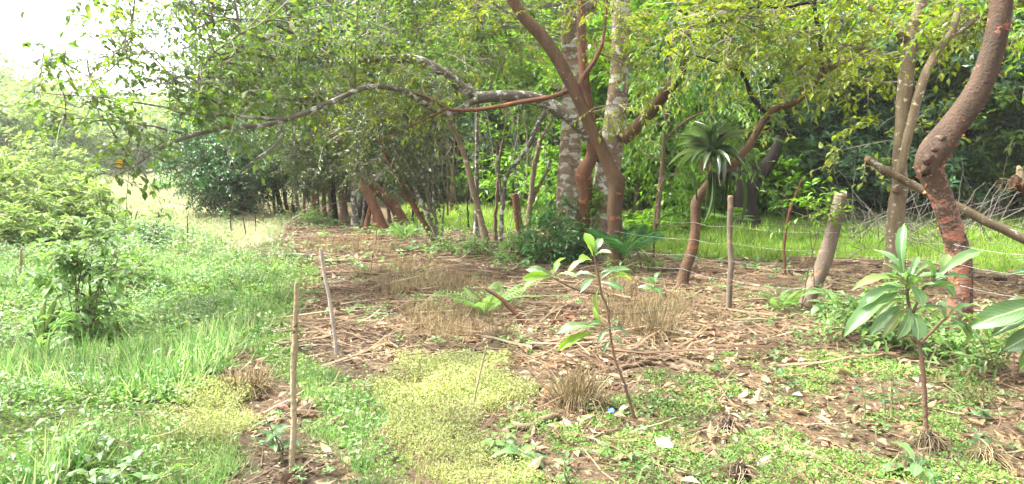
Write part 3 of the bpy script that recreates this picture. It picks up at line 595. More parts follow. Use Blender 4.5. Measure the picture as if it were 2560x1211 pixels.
blobs(cr, YD, [(960, 200, 130, 40, 0, .6, 20), (930, 300, 70, 50, -.1, .5, 12), (1060, 240, 70, 25, 0, .4, 8), (880, 215, 60, 40, -.2, .5, 9), (1090, 140, 60, 60, .1, .5, 8), (1240, 60, 120, 60, .2, .7, 24), (1560, 180, 60, 90, -.1, .6, 14), (1610, 130, 70, 70, .1, .7, 18), (1500, 60, 120, 70, .1, .7, 26), (1380, -90, 260, 80, 0, 1.3, 70)], anD, ll=.115, L=.45, n=10, droop=.35)
cr.build(rootD, L_YEL, M_BRANCHLET, T_leaf4(), wr=.42, nparts=120)

# ------------------------------------------------------------------ bromeliad tree
rootE, YE, anE = tree('crooked_red_tree', 'crooked slender red trunk carrying the bromeliad', (1698, 725),
  [(1712, 680, 40), (1728, 630, 40), (1738, 580, 38), (1739, 530, 38), (1742, 505, 40), (1765, 470, 36), (1790, 446, 34), (1830, 418, 30), (1870, 368, 28), (1898, 318, 26), (1922, 283, 26), (1950, 268, 22), (1985, 258, 21), (2020, 228, 20), (2058, 182, 22), (2090, 166, 16), (2130, 146, 10), (2190, 120, 6)], B_GREYRED,
  [([(1920, 288, 12), (1895, 262, 15), (1876, 235, 14), (1866, 205, 13), (1850, 180, 12), (1830, 172, 9), (1790, 155, 6), (1740, 140, 4)], B_DARK),
   ([(2056, 186, 16), (2052, 140, 15), (2050, 90, 14), (2040, 45, 13), (2034, 10, 13), (2010, 8, 11), (1960, 20, 9), (1900, 18, 7), (1820, 30, 5)], B_DARK),
   ([(2036, 12, 11), (2040, -40, 9), (2020, -120, 6)], B_DARK)], wob=.09, wm=.68, lm=.75)
cr = Crown()
blobs(cr, YE, [(1890, 95, 120, 60, .2, .8, 46), (1990, 200, 90, 50, .1, .6, 24), (2060, 110, 110, 70, .2, .8, 44), (1960, 40, 150, 60, 0, .8, 50), (2130, 180, 60, 40, 0, .5, 12), (1800, 60, 110, 60, .3, .7, 36), (2000, -90, 260, 80, 0, 1.5, 90), (1700, 60, 80, 60, .6, .7, 22), (1940, 300, 50, 30, .2, .4, 6)], anE, ll=.115, L=.48, n=10, droop=.3)
cr.build(rootE, L_YEL, M_BRANCHLET, T_leaf4(.5), wr=.42, nparts=150)
# dark hanging sprays off the red limb
cr = Crown(); blobs(cr, YC - .8, [(1790, 120, 70, 40, 0, .4, 9), (1830, 180, 70, 40, 0, .4, 9), (1740, 200, 50, 50, 0, .4, 6), (1650, 130, 80, 60, 0, .6, 12)], q, ll=.16, L=.6, n=10, droop=.9, up=-.3)
cr.build(rootC, L_DEEP, M_BRANCHLET, T_leaf6(), wr=.42, name='foliage')
# bright pinnate foliage hanging behind bromeliad
rootX, YX, anX = tree('feathery_tree', 'slender tree with bright hanging feathery leaves behind the bromeliad', (1640, 600), [(1645, 540, 12), (1652, 450, 11), (1660, 350, 10), (1668, 250, 9), (1680, 120, 8), (1700, 0, 6)], B_BROWN, [[(1660, 350, 7), (1720, 300, 6), (1790, 270, 4)], [(1668, 250, 7), (1740, 190, 5), (1830, 160, 4)]])
cr = Crown(); blobs(cr, YX, [(1700, 300, 110, 90, .3, 1, 60), (1640, 400, 60, 90, .6, .8, 34), (1790, 260, 80, 60, .3, .8, 34), (1660, 180, 100, 80, .4, .9, 44), (1800, 170, 110, 60, .6, .9, 40), (1860, 330, 60, 50, .8, .7, 22), (1600, 280, 50, 80, .6, .6, 22), (1920, 110, 90, 70, .8, .8, 36)], anX, ll=.17, L=.65, n=10, droop=.7, up=-.15)
cr.build(rootX, L_BRIGHT, M_BRANCHLET, T_leaf4(), wr=.36)

# ------------------------------------------------------------------ forked pale tree, right
rootI, YI, anI = tree('forked_pale_tree', 'pale lichened trunk forking low into two upright stems on the right', (2236, 700),
  [(2236, 640, 44), (2240, 560, 42), (2244, 500, 42), (2250, 465, 40), (2248, 400, 34), (2256, 320, 34), (2262, 230, 34), (2270, 150, 34), (2285, 80, 34), (2302, 0, 30), (2320, -100, 24)], B_TAN,
  [[(2238, 480, 24, -.1), (2250, 430, 24, -.12), (2268, 350, 22, -.15), (2290, 260, 22, -.15), (2312, 190, 22, -.15), (2345, 125, 22, -.15), (2372, 92, 20, -.15), (2390, 50, 18, -.15), (2402, -10, 16, -.15), (2420, -100, 12, -.15)],
   [(2372, 94, 14, -.15), (2410, 72, 13, -.15), (2450, 40, 12, -.15), (2482, 8, 11, -.15), (2540, -60, 8, -.15)],
   [(2262, 100, 20), (2230, 62, 18), (2195, 35, 17), (2160, 10, 16), (2120, -5, 14), (2040, -40, 10)]], wob=.09)
cr = Crown(); blobs(cr, YI, [(2200, 90, 110, 70, .8, .8, 44), (2330, 60, 80, 60, .5, .7, 30), (2150, 180, 60, 60, .9, .6, 16), (2230, 330, 70, 50, .8, .5, 9), (2480, 80, 90, 60, 1, .8, 26), (2300, -90, 260, 80, .5, 1.5, 90), (2160, 380, 60, 40, .9, .5, 7)], anI, ll=.12, L=.5, n=8, droop=.3)
cr.build(rootI, L_YEL, M_BRANCHLET, T_leaf6(), wr=.52, nparts=90)

# ------------------------------------------------------------------ big red trunk, right
rootK, YK, anK = tree('big_red_tree', 'thick red peeling trunk with a swollen elbow and orange flakes', (2400, 880),
  [(2398, 840, 90), (2402, 780, 76), (2402, 700, 74), (2398, 640, 74), (2385, 590, 72), (2368, 540, 72), (2350, 490, 68), (2335, 450, 72), (2322, 415, 84), (2335, 380, 92), (2358, 350, 84), (2390, 305, 80), (2425, 255, 80), (2455, 205, 76), (2478, 140, 72), (2492, 80, 70), (2504, 20, 68), (2512, -60, 62), (2520, -200, 50)], B_PEEL, wob=.09, seg=20, flare=1.15, wm=.76)
k = MB()
for (u, v, w) in ((2312, 398, 30), (2326, 372, 26), (2345, 350, 24), (2305, 425, 24), (2352, 370, 20)):
    c = P(u + 8, v, YK - .07); a = np.linspace(0, math.pi, 7)[:, None]; b_ = np.arange(10)[None] * .628; r = w / 2 / FPX * YK * (1 + .2 * R.normal(size=(7, 10)))
    V = np.stack([c[0] + r * np.sin(a) * np.cos(b_), c[1] + r * np.sin(a) * np.sin(b_), c[2] + r * np.cos(a) * np.ones_like(b_)], -1).reshape(-1, 3)
    i, j = np.meshgrid(np.arange(6), np.arange(10), indexing='ij'); k.add(V, np.stack([i * 10 + j, (i + 1) * 10 + j, (i + 1) * 10 + (j + 1) % 10, i * 10 + (j + 1) % 10], -1).reshape(-1, 4))
k.build('knob', B_PEEL, rootK, smooth=True)
def flakes(root, pts, n, side, size, t0=0, t1=1):
    tv = np.array([[-.5, 0, 0], [.5, 0, .0], [-.42, .4, .05], [.3, .5, .10], [-.3, .75, .25], [.05, 1.0, .30]]); tf = np.array([[0, 1, 3], [0, 3, 2], [2, 3, 5], [2, 5, 4]])
    me = MB().add(tv, tf).mesh('bark_flake', M_FLAKE); base = np.asarray(root.location); m = len(pts)
    T = nrm(np.gradient(pts[:, :3], axis=0))
    for q in range(n):
        i = int((t0 + (t1 - t0) * R.random()) * (m - 1)); a = side + R.normal() * .55
        out = np.array([math.cos(a), math.sin(a), 0]); out = out - T[i] * out.dot(T[i]); out /= np.linalg.norm(out)
        p = pts[i, :3] + out * pts[i, 3] * .98; s = size * (.35 + .9 * R.random() ** 1.5)
        inst('bark_flake', me, root, frame_matrix(p - base, nrm(out * (.1 + .4 * R.random()) + np.array([0, 0, R.normal() * .9]) + R.normal(size=3) * .2), out + R.normal(size=3) * .2, s * .9, s))
flakes(rootK, anK, 150, -.15, .028, .42, .97); flakes(rootK, anK, 40, 3.0, .028, .12, .5); flakes(rootK, anK, 30, -1.5, .022, .1, .6)
flakes(rootE, anE[:len(resample(PX([(0,0,1),(1,1,1)],5),9))+60], 14, -.3, .03, .3, 1); flakes(rootD, anD[:60], 16, -1.6, .035); flakes(rootB, anB[:60], 12, -1.6, .03)
cr = Crown(); blobs(cr, YK, [(2500, -160, 260, 90, .3, 1.5, 80), (2545, 60, 40, 40, 1, .4, 8)], anK, ll=.10, L=.5, n=11); cr.build(rootK, L_BRIGHT, M_BRANCHLET, T_leaf4())
# leaning cut pole
q = PX([(2168, 398, 18, -.25), (2215, 428, 20, -.25), (2262, 452, 20, -.28), (2330, 488, 21, -.3), (2400, 520, 22, .32), (2470, 556, 23, .3), (2560, 598, 25, .2), (2680, 655, 27, .1)], YI)
q[:, 1] = np.linspace(YI - .32, YI - 1.6, len(q)); 
q = np.array([[*P(u, v, Y), w / 2 / FPX * Y] for (u, v, w, Y) in [(2168, 398, 18, YI - .45), (2215, 428, 20, YI - .42), (2262, 452, 20, YI - .36), (2330, 488, 21, YI - .4), (2400, 520, 22, YI - .5), (2470, 556, 23, YI - .6), (2560, 598, 25, YI - .7), (2700, 672, 27, YI - .9), (2780, 760, 28, YI - 1)]])
root = thing('leaning_pole', 'long tan cut pole slanting across behind the big red trunk', 'pole', q[-1, :3])
MB().adds(tube(q, 10)).build('pole', B_TAN, root, smooth=True)
e = np.array([[*(q[0, :3] + (q[0, :3] - q[1, :3]) * .004), q[0, 3] * .95], [*(q[0, :3] + (q[0, :3] - q[1, :3]) * .06), q[0, 3] * .8]]); MB().adds(tube(e, 10)).build('cut_end', B_CUT, root, smooth=True)
# broken log poking in from the right
bs = G(2660, 760); Yb = bs[1]; q = PX([(2660, 700, 46), (2655, 600, 44), (2640, 520, 40), (2600, 480, 40), (2565, 462, 40), (2530, 456, 36)], Yb)
root = thing('broken_log', 'reddish broken log end reaching in over the brush pile', 'log', bs); q[0, :3] = bs - np.array([0, 0, .1])
MB().adds(tube(q, 12, wob=.2)).build('log', B_PEEL, root, smooth=True)
t = q[-1, :3]; pp = t[None, None] + np.cumsum(np.concatenate([np.zeros((26, 1, 3)), R.normal(size=(26, 2, 3)) * .03 + np.array([-.03, 0, .0])], 1), 1) + R.normal(size=(26, 1, 3)) * .05
MB().add(*thin(pp, .008, .003)).build('splinter', M_STRAW, root, kind='stuff')
MB().adds(tube(PX([(2556, 458, 22, -.05), (2550, 432, 16, -.06), (2546, 415, 7, -.06)], Yb), 8, wob=.3)).build('stub', B_STAKE, root, smooth=True)

# ------------------------------------------------------------------ thin pale stems in the middle
def stem(name, label, base, rows, bark, limbs=(), seg=9, group='thin stems of the thicket in the middle', jit=.02): return tree(name, label, base, rows, bark, limbs, group, 'tree', seg, .14, 1.1, jit, .66)
rV, YV, aV = stem('curved_pale_tree', 'curved pale trunk arching up left beside the cut round post', (1226, 640), [(1215, 600, 28), (1200, 540, 26), (1184, 480, 24), (1172, 430, 22), (1158, 380, 20), (1140, 335, 20), (1122, 300, 20), (1100, 278, 18), (1060, 240, 12), (1010, 180, 7)], B_TAN)
cr = Crown(); blobs(cr, YV, [(1060, 150, 130, 90, 0, 1.2, 70), (1180, 130, 100, 80, .8, 1, 46), (1010, 60, 120, 80, .4, 1, 60)], aV, ll=.10, L=.5, n=9); cr.build(rV, L_OVER, M_BRANCHLET, T_leaf4())
r2, Y2, a2 = stem('straight_slim_tree', 'straight slim grey stem just behind the curved pale trunk', (1192, 598), [(1191, 540, 18), (1192, 450, 16), (1192, 360, 15), (1194, 260, 14), (1200, 150, 12), (1210, 20, 9)], B_LICHEN, [[(1194, 280, 10), (1225, 220, 8), (1245, 150, 6)]])
cr = Crown(); blobs(cr, Y2, [(1210, 40, 120, 90, 0, 1.5, 70), (1260, 210, 60, 50, .5, .8, 24)], a2, ll=.12, L=.6, n=9); cr.build(r2, L_BRIGHT, M_BRANCHLET, T_leaf4())
r3, Y3, a3 = stem('lichened_leaning_tree', 'lichen spotted stem bent to the right above the ferns', (1250, 632), [(1252, 590, 16), (1256, 530, 16), (1260, 470, 17), (1266, 440, 18), (1292, 405, 16), (1322, 365, 18), (1345, 310, 20), (1370, 270, 18), (1400, 220, 12)], B_LICHEN, [[(1256, 500, 12), (1247, 440, 11), (1244, 400, 11), (1243, 360, 13)]])
cr = Crown(); blobs(cr, Y3, [(1245, 350, 30, 14, 0, .2, 5), (1370, 200, 80, 60, .6, .8, 34), (1310, 290, 60, 40, .8, .7, 16)], a3, ll=.13, L=.5, n=8, droop=.4); cr.build(r3, L_BRIGHT, M_BRANCHLET, T_leaf4())
r4, Y4, a4 = stem('tan_slender_tree', 'tan slender trunk with a vine leaning right behind the cut round post', (1316, 592), [(1320, 560, 24), (1326, 500, 22), (1332, 440, 20), (1342, 390, 18), (1356, 340, 16), (1376, 310, 14), (1385, 240, 10)], B_TAN, [[(1324, 520, 14), (1345, 470, 13), (1368, 430, 13), (1378, 400, 12)]])
r5, Y5, a5 = stem('dark_slim_tree', 'dark slim stem standing alone left of the curved pale trunk', (1171, 590), [(1170, 550, 7), (1169, 500, 6), (1172, 440, 5), (1170, 380, 4)], B_DARK, seg=6)
r6, Y6, a6 = stem('grey_thin_tree', 'grey thin stem close left of the lichen spotted bent stem', (1240, 606), [(1238, 560, 14), (1242, 500, 13), (1246, 440, 12), (1250, 390, 10), (1262, 330, 8), (1270, 250, 6)], B_BROWN, seg=7)
lianas = []
for i in range(34):
    u = 1000 + 380 * R.random(); Y = 15 + 6 * R.random(); v0 = 200 + 150 * R.random(); x = (u - CX) / FPX * Y; zt = P(u, v0, Y)[2]; zb = float(Hgt(x, Y)) if R.random() < .6 else 1.0 + R.random()
    t = np.linspace(0, 1, 7)[:, None]; a = np.array([x, Y, zt]); b = np.array([x + R.normal() * .4, Y + R.normal() * .2, zb]); lianas.append(a * (1 - t) + b * t + np.array([R.normal() * .2, 0, -.1]) * np.sin(t * 3.14) + R.normal(size=(7, 3)) * .03)
o = MB().add(*thin(np.array(lianas), .010, .007)).build('hanging_vines', M_GREYTWIG, kind='stuff'); o['label'] = 'tangle of bare vines hanging between the thin pale stems'

rM, YM, aM = tree('many_stemmed_tree', 'many stemmed pale tree fanning left from one white foot', (1098, 622),
  [(1094, 590, 18), (1080, 560, 14), (1060, 520, 13), (1036, 470, 12), (1010, 420, 11), (985, 370, 9), (960, 320, 7), (930, 260, 5)], B_LICHEN,
  [([(1096, 600, 12), (1090, 550, 11), (1072, 510, 10), (1060, 460, 9), (1045, 400, 8), (1020, 340, 6), (1010, 280, 4)], B_LICHEN), ([(1099, 600, 10), (1088, 540, 9), (1083, 480, 8), (1085, 400, 7), (1086, 310, 5)], B_LICHEN),
   ([(1092, 615, 22, .1), (1062, 560, 20, .1), (1030, 510, 18, .1), (1000, 455, 17, .1), (970, 400, 14, .1), (945, 340, 11, .1), (930, 300, 8, .1)], B_RED), ([(1100, 610, 9), (1106, 570, 8), (1108, 510, 7), (1095, 470, 6)], B_LICHEN), ([(1070, 540, 8), (1030, 480, 7), (990, 440, 6), (960, 410, 4)], B_LICHEN)], 'thin stems of the thicket in the middle', seg=8, wob=.15, jit=.02, wm=.75)
cr = Crown(); blobs(cr, YM, [(960, 330, 110, 80, 0, 1, 95), (1040, 350, 80, 90, .3, .9, 70), (900, 280, 100, 70, .2, .9, 70), (1090, 400, 60, 80, .6, .7, 40), (930, 400, 70, 50, .4, .7, 40), (1010, 250, 100, 50, .2, .9, 60), (1060, 480, 60, 40, .7, .6, 22)], aM, ll=.105, L=.42, n=8, droop=.25)
cr.build(rM, L_OLIVE, M_BRANCHLET, T_leaf2(), wr=.5)

# ------------------------------------------------------------------ live fence of red trunks, middle left
LF = 'leaning trunks of the old live fence'
def lf(label, base, rows, bark, bl=(), lm=None, ll=.13, seg=9, limbs=()):
    r, Y, a = tree('fence_tree', label, base, rows, bark, limbs, LF, 'tree', seg, .10, 1.1, 0.0, .78)
    if bl: c = Crown(); blobs(c, Y, bl, a, ll=ll, L=.45, n=10); c.build(r, lm or L_OLIVE, M_BRANCHLET, T_leaf2(), wr=.5)
    return r, Y
lf('long red brown trunk leaning far left, lowest of the fence', (1012, 568), [(995, 535, 36), (970, 500, 34), (930, 462, 32), (902, 430, 32), (880, 398, 28), (858, 370, 28), (830, 335, 24), (800, 300, 18), (770, 240, 12)], B_RED, [(850, 270, 120, 60, 0, 1.2, 80), (760, 370, 110, 70, .5, 1.2, 100), (700, 250, 130, 70, 0, 1.3, 90), (900, 220, 130, 60, 0, 1.2, 80)])
lf('shorter red trunk leaning beside the longest leaning one', (952, 574), [(944, 540, 34), (930, 505, 32), (914, 475, 32), (898, 450, 28), (880, 410, 20)], B_RED, [(980, 400, 60, 30, .8, 1, 22), (830, 420, 80, 40, .8, 1, 60)])
lf('thin orange brown trunk under the leaning pair', (916, 574), [(920, 545, 17), (928, 515, 16), (938, 480, 14)], B_RED)
lf('grey lichened upright trunk behind the leaning pair', (888, 566), [(887, 530, 22), (884, 490, 20), (880, 440, 18), (876, 380, 14)], B_LICHEN, [(860, 390, 70, 45, .3, 1, 60)])
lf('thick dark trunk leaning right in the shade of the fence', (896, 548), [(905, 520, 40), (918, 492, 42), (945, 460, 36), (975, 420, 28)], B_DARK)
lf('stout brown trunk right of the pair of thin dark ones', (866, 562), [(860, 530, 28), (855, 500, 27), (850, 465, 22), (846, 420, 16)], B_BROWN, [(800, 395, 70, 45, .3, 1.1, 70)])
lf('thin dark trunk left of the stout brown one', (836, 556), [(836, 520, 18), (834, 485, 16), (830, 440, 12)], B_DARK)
lf('narrow dark trunk leaning on its twin', (825, 556), [(826, 520, 12), (824, 490, 12), (818, 440, 9)], B_BROWN)
lf('thin red trunk with a slight bend beside the dark pair', (814, 554), [(811, 530, 15), (810, 505, 14), (810, 470, 12)], B_RED, [(760, 405, 80, 45, .5, 1.2, 80)])
lf('short red trunk with two close stems', (781, 553), [(783, 530, 14), (784, 505, 12), (780, 480, 10)], B_RED, limbs=[[(783, 535, 10), (790, 510, 9), (792, 485, 8)]])
lf('white barked thin trunk near the far red ones', (747, 545), [(745, 525, 12), (742, 500, 10), (738, 470, 8)], B_LICHEN, [(710, 400, 70, 45, .5, 1.3, 80)], lm=L_OVER)
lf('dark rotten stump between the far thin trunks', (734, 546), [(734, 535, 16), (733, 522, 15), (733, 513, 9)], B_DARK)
lf('thin brown trunk second from the far end of the fence', (721, 543), [(717, 520, 12), (712, 495, 11), (708, 470, 8)], B_RED)
lf('red trunk at the far end of the fence', (706, 538), [(700, 515, 17), (693, 485, 15), (686, 460, 12)], B_RED, [(650, 390, 80, 50, .5, 1.5, 90)], lm=L_DARK)
for lab, u, v, du, w, bk in (('slim red stem between the thin bent red trunk and the short pair', 798, 553, -4, 9, B_RED), ('slender grey stem in front of the thick dark leaning trunk', 905, 568, 6, 8, B_LICHEN), ('thin dark stem right of the longest leaning trunk', 1030, 575, 4, 8, B_DARK), ('grey brown stem behind the feet of the leaning pair', 975, 560, -8, 12, B_BROWN),
   ('thin brown stem between the white barked and the two stemmed trunk', 762, 549, -3, 8, B_BROWN), ('thin pale stem by the rotten stump', 729, 545, 3, 6, B_LICHEN), ('thin red stem third from the far end of the fence', 688, 536, -6, 9, B_RED)):
    lf(lab, (u, v), [(u + du * .3, v - 20, w), (u + du * .7, v - 50, w * .9), (u + du, v - 85, w * .8), (u + du * 2, v - 130, w * .6)], bk)
# rounded dark tree
r, Y, a = tree('rounded_dark_tree', 'dense dark rounded tree hanging low over the field edge', (600, 545), [(610, 500, 22), (606, 470, 20), (600, 430, 16), (590, 380, 10)], B_DARK, [[(606, 470, 12), (560, 430, 10), (500, 400, 6)], [(604, 460, 12), (640, 420, 9), (680, 380, 6)]])
c = Crown(); blobs(c, Y, [(525, 405, 80, 65, 0, 1.8, 340), (585, 455, 70, 55, -.6, 1.4, 230), (630, 390, 90, 75, 0, 2, 320), (545, 475, 50, 38, -.3, 1.2, 140), (590, 505, 48, 24, -.6, .9, 80), (470, 420, 30, 36, 0, 1, 80), (560, 350, 90, 40, .3, 1.6, 160), (700, 420, 70, 60, .6, 1.6, 140)], a, ll=.125, L=.42, n=9, droop=.4, shell=.8, clump=7, spread=.2)
c.build(r, L_DEEP, M_BRANCHLET, T_leaf4(), wr=.5)
# @@OBJECTS
# ------------------------------------------------------------------ fence posts, stakes, wire
def post(name, label, base, rows, bark, cat='post', group=None, cut=None, seg=11, wob=.08, limbs=()):
    g = G(*base); Y = g[1]; q = PX(rows, Y); f = q[0].copy(); f[:3] = g - np.array([0, 0, .1]); q = np.vstack([f, q]); r = thing(name, label, cat, g, group)
    MB().adds(tube(q, seg, wob=wob)).build('shaft', bark, r, smooth=True)
    if cut is not None:
        d = nrm(q[-1, :3] - q[-2, :3]); e = np.array([[*(q[-1, :3] + d * .003), q[-1, 3] * .96], [*(q[-1, :3] + d * .02), q[-1, 3] * .8]]); MB().adds(tube(e, seg, wob=.15)).build('cut_top', cut, r, smooth=True)
    return r, Y
FP = 'cut posts along the wire fence'
rF, YF = post('fence_post', 'straight grey brown cut post beside the crooked red trunk', (1823, 778), [(1823, 740, 14.5), (1826, 680, 14.5), (1829, 655, 16), (1826, 630, 14), (1824, 570, 13.5), (1826, 515, 13.5), (1826, 494, 13.5)], B_POST, group=FP, cut=B_CUT)
rH, YH = post('fence_post', 'thick leaning cut trunk with a pale sloping top', (2008, 778), [(2026, 735, 40), (2046, 690, 38), (2062, 650, 39), (2072, 618, 38), (2082, 580, 35), (2092, 535, 34), (2102, 490, 31)], B_POST, group=FP, cut=B_CUT)
rL, YL = post('fence_post', 'short round topped red brown post among the thin stems', (1304, 606), [(1300, 580, 20), (1294, 540, 20), (1291, 510, 19), (1289, 495, 20), (1286, 486, 17)], B_RED, group=FP)
rG, YG = post('thin_stake', 'thin reddish stick leaning right between the two cut posts', (1964, 700), [(1962, 660, 7), (1960, 620, 7), (1966, 570, 7), (1974, 530, 7), (1988, 490, 6), (2006, 448, 4)], B_RED, 'stick', seg=6)
post('thin_stake', 'thin grey crooked stick left of the crooked red trunk', (1632, 680), [(1634, 640, 6), (1636, 580, 6), (1638, 540, 5), (1644, 490, 5), (1660, 440, 3)], B_BROWN, 'stick', seg=6)
ST = 'planting stakes on the grass'
post('wooden_stake', 'tall pale bark stripped stake standing nearest on bare soil', (730, 1182), [(730, 1150, 15), (735, 1060, 16), (733, 960, 15), (735, 900, 15), (737, 880, 17), (738, 820, 14), (741, 760, 13), (741, 716, 10)], B_STAKE, 'stake', ST, cut=B_STAKE)
post('wooden_stake', 'grey weathered stake leaning left at the litter edge', (842, 886), [(838, 850, 10), (830, 790, 10), (822, 740, 9), (812, 690, 9), (804, 640, 10), (801, 622, 7)], B_GREY, 'stake', ST, seg=8)
post('wooden_stake', 'thin pale stick leaning right over the yellow ground cover', (1180, 1040), [(1186, 1000, 6), (1196, 950, 5.5), (1208, 900, 5), (1216, 866, 4)], B_STAKE, 'stake', ST, seg=6)
post('wooden_stake', 'slender forked stick pair behind the grey weathered stake', (924, 690), [(930, 650, 4), (938, 610, 4), (942, 575, 3.5)], B_STAKE, 'stake', ST, seg=6)
post('wooden_stake', 'grey stake in the weeds left of the leafy bush', (48, 712), [(50, 680, 7), (52, 650, 7), (53, 622, 6)], B_STAKE, 'stake', ST, seg=7)
post('wooden_stake', 'dark thin stick in the field in line with the rounded tree', (578, 592), [(577, 565, 3.2), (576, 534, 2.6)], B_DARK, 'stake', ST, seg=6)
post('wooden_stake', 'dark thin stick right beside the litter heap edge', (617, 592), [(612, 570, 3), (607, 545, 2.5)], B_DARK, 'stake', ST, seg=6)
post('wooden_stake', 'short dark stick between litter heap and fence trunks', (640, 585), [(639, 560, 3), (638, 538, 2.4)], B_DARK, 'stake', ST, seg=6)
post('wooden_stake', 'thin stick standing alone in the middle of the field grass', (469, 606), [(469, 570, 3), (468, 540, 2.4)], B_DARK, 'stake', ST, seg=6)
post('wooden_stake', 'short thin stick far out in the field', (396, 562), [(397, 545, 2.4), (397, 530, 2)], B_DARK, 'stake', ST, seg=6)
post('wooden_stake', 'leaning dark stick by the far shrubs of the field', (335, 560), [(339, 545, 3), (344, 528, 2.4)], B_DARK, 'stake', ST, seg=6)
post('wooden_stump', 'small dark stub in the weeds right of the leafy bush', (388, 738), [(389, 728, 9), (389, 714, 8)], B_DARK, 'stump', seg=7)
post('wooden_stump', 'short stump at the clearing edge right of the big red trunk', (2532, 718), [(2532, 695, 22), (2531, 680, 21)], B_POST, 'stump', cut=B_CUT)
W = [[(1300, 541, YL), (1545, 545, YD - .17), (1636, 548, 11.4), (1737, 556, YE - .12), (1825, 565, YF - .04), (2092, 582, YH - .1), (2245, 592, YI - .12), (2386, 612, YK - .13), (2660, 640, 5.6)],
     [(1536, 578, YD - .17), (1737, 599, YE - .12), (1824, 608, YF - .04), (2070, 628, YH - .1), (2240, 641, YI - .12), (2400, 662, YK - .13), (2660, 690, 5.6)],
     [(1541, 622, YD - .17), (1722, 637, YE - .12), (1828, 653, YF - .04), (2042, 677, YH - .12), (2240, 690, YI - .12), (2402, 715, YK - .13), (2660, 750, 5.6)],
     [(1544, 655, YD - .17), (1706, 672, YE - .12), (1826, 700, YF - .04), (2022, 722, YH - .12), (2402, 770, YK - .13)]]
for i, (row, nm) in enumerate(zip(W, ('topmost', 'second', 'third', 'lowest'))):
    q = []
    for a, b in zip(row[:-1], row[1:]):
        A, B = P(*a), P(*b)
        for t in np.linspace(0, 1, 9)[:-1]: q.append([*(A * (1 - t) + B * t - np.array([0, 0, .03 * math.sin(math.pi * t)])), .0015])
    q.append([*P(*row[-1]), .0026]); q = np.array(q)
    o = MB().add(*thin(q[None, :, :3], 0.0012, .0012)).build('fence_wire', M_WIRE, origin=tuple(q[0, :3])); tag(o, f'{nm} strand of thin wire strung between the fence trunks', 'wire', 'strands of the wire fence')

# ------------------------------------------------------------------ leafy plants with leaves as parts
def big_leaf(name, mat, droop=.35, fold=.12, wav=.02, rows=9, shape='obovate'):
    t = np.linspace(0, 1, rows); 
    if shape == 'obovate': w = np.interp(t, [0, .06, .3, .6, .8, .93, 1], [.06, .10, .55, .95, .98, .6, .03])
    elif shape == 'strap': w = np.interp(t, [0, .1, .5, .8, 1], [1.1, .95, .9, .7, .03])
    else: w = np.interp(t, [0, .05, .2, .4, .7, .9, 1], [.04, .15, .85, 1, .65, .25, .02])
    V = []; 
    for k, (a, b) in enumerate(zip(t, w)):
        z = .12 * math.sin(a * 3.1) - droop * a * a
        for x, f in ((-.5, 1), (-.27, .45), (0, 0), (.27, .45), (.5, 1)):
            V.append([x * b, a * (1 - .15 * droop * a), z + fold * f * b * .5 + wav * math.sin(k * 2.3 + x * 4)])
    V = np.array(V); F = []
    for k in range(rows - 1):
        for c in range(4): F.append([k * 5 + c, k * 5 + c + 1, (k + 1) * 5 + c + 1, (k + 1) * 5 + c])
    return MB().add(V, np.array(F)).mesh(name, mat, smooth=True)
BL = [big_leaf('leaf', L_SAP, d, f) for d, f in ((.08, .10), (.22, .12), (.42, .10))]; BLY = big_leaf('leaf', L_SAPY, .15, .2)
WL = [big_leaf('leaf', L_BUSH, d, .1, shape='ovate') for d in (.25, .5)]; WD = [big_leaf('leaf', L_GREY, d, .1, shape='ovate') for d in (.25, .5)]; WE = [big_leaf('leaf', L_SAP, d, .1, rows=7, shape='ovate') for d in (.2, .45)]
SL = [big_leaf('leaf', L_STRAP, d, .25, 0, 9, 'strap') for d in (.1, .45, .9)]
def leaf_at(root, meshes, p, d, n, l, wr=.28):
    inst('leaf', meshes[int(R.integers(len(meshes)))], root, frame_matrix(p - np.asarray(root.location), np.asarray(d, float), np.asarray(n, float) + .001, l * wr, l))
def whorl(root, meshes, p, axis, n, l, wr=.34, tilt=.35, spread=1.0):
    axis = nrm(np.asarray(axis, float)); s = nrm(np.cross(axis, np.array([.3, .9, .1]))); b = np.cross(axis, s); a0 = R.random() * 6.28
    for k in range(n):
        a = a0 + k * 2.4; t = tilt + R.normal() * .22; d = nrm((math.cos(a) * s + math.sin(a) * b) * spread + axis * t); leaf_at(root, meshes, p - axis * .012 * (n - k), d, axis + .3 * R.normal(size=3) * .4 - d * t, l * (.7 + .5 * R.random()), wr)
def stemtube(root, q, mat, name='stem'): MB().adds(tube(np.asarray(q), 7, step=.03, wob=.1)).build(name, mat, root, smooth=True)
# sapling in the centre
g = G(1588, 1052); Y = g[1]; r = thing('sapling', 'slim brown sapling with large pale leaves in the middle of the litter', 'sapling', g, 'young planted saplings')
q = PX([(1588, 1052, 10), (1560, 960, 8), (1535, 890, 7.5), (1525, 830, 7), (1518, 770, 6), (1504, 735, 6), (1494, 680, 5), (1483, 632, 5), (1476, 610, 4)], Y); stemtube(r, q, B_BROWN)
q2 = PX([(1502, 735, 6), (1460, 730, 5, -.05), (1420, 715, 5, -.1), (1380, 694, 4, -.15)], Y); stemtube(r, q2, B_BROWN, 'branch')
def lf2(u, v, u2, v2, dy, l=None, n=(0, -.5, 1), m=BL, wr=.27, dY0=0, root=None, Yb=None):
    Yb = Yb or Y; a = P(u, v, Yb + dY0); b = P(u2, v2, Yb + dY0 + dy); leaf_at(root or r, m, a, b - a, n, np.linalg.norm(b - a) * .88, wr)
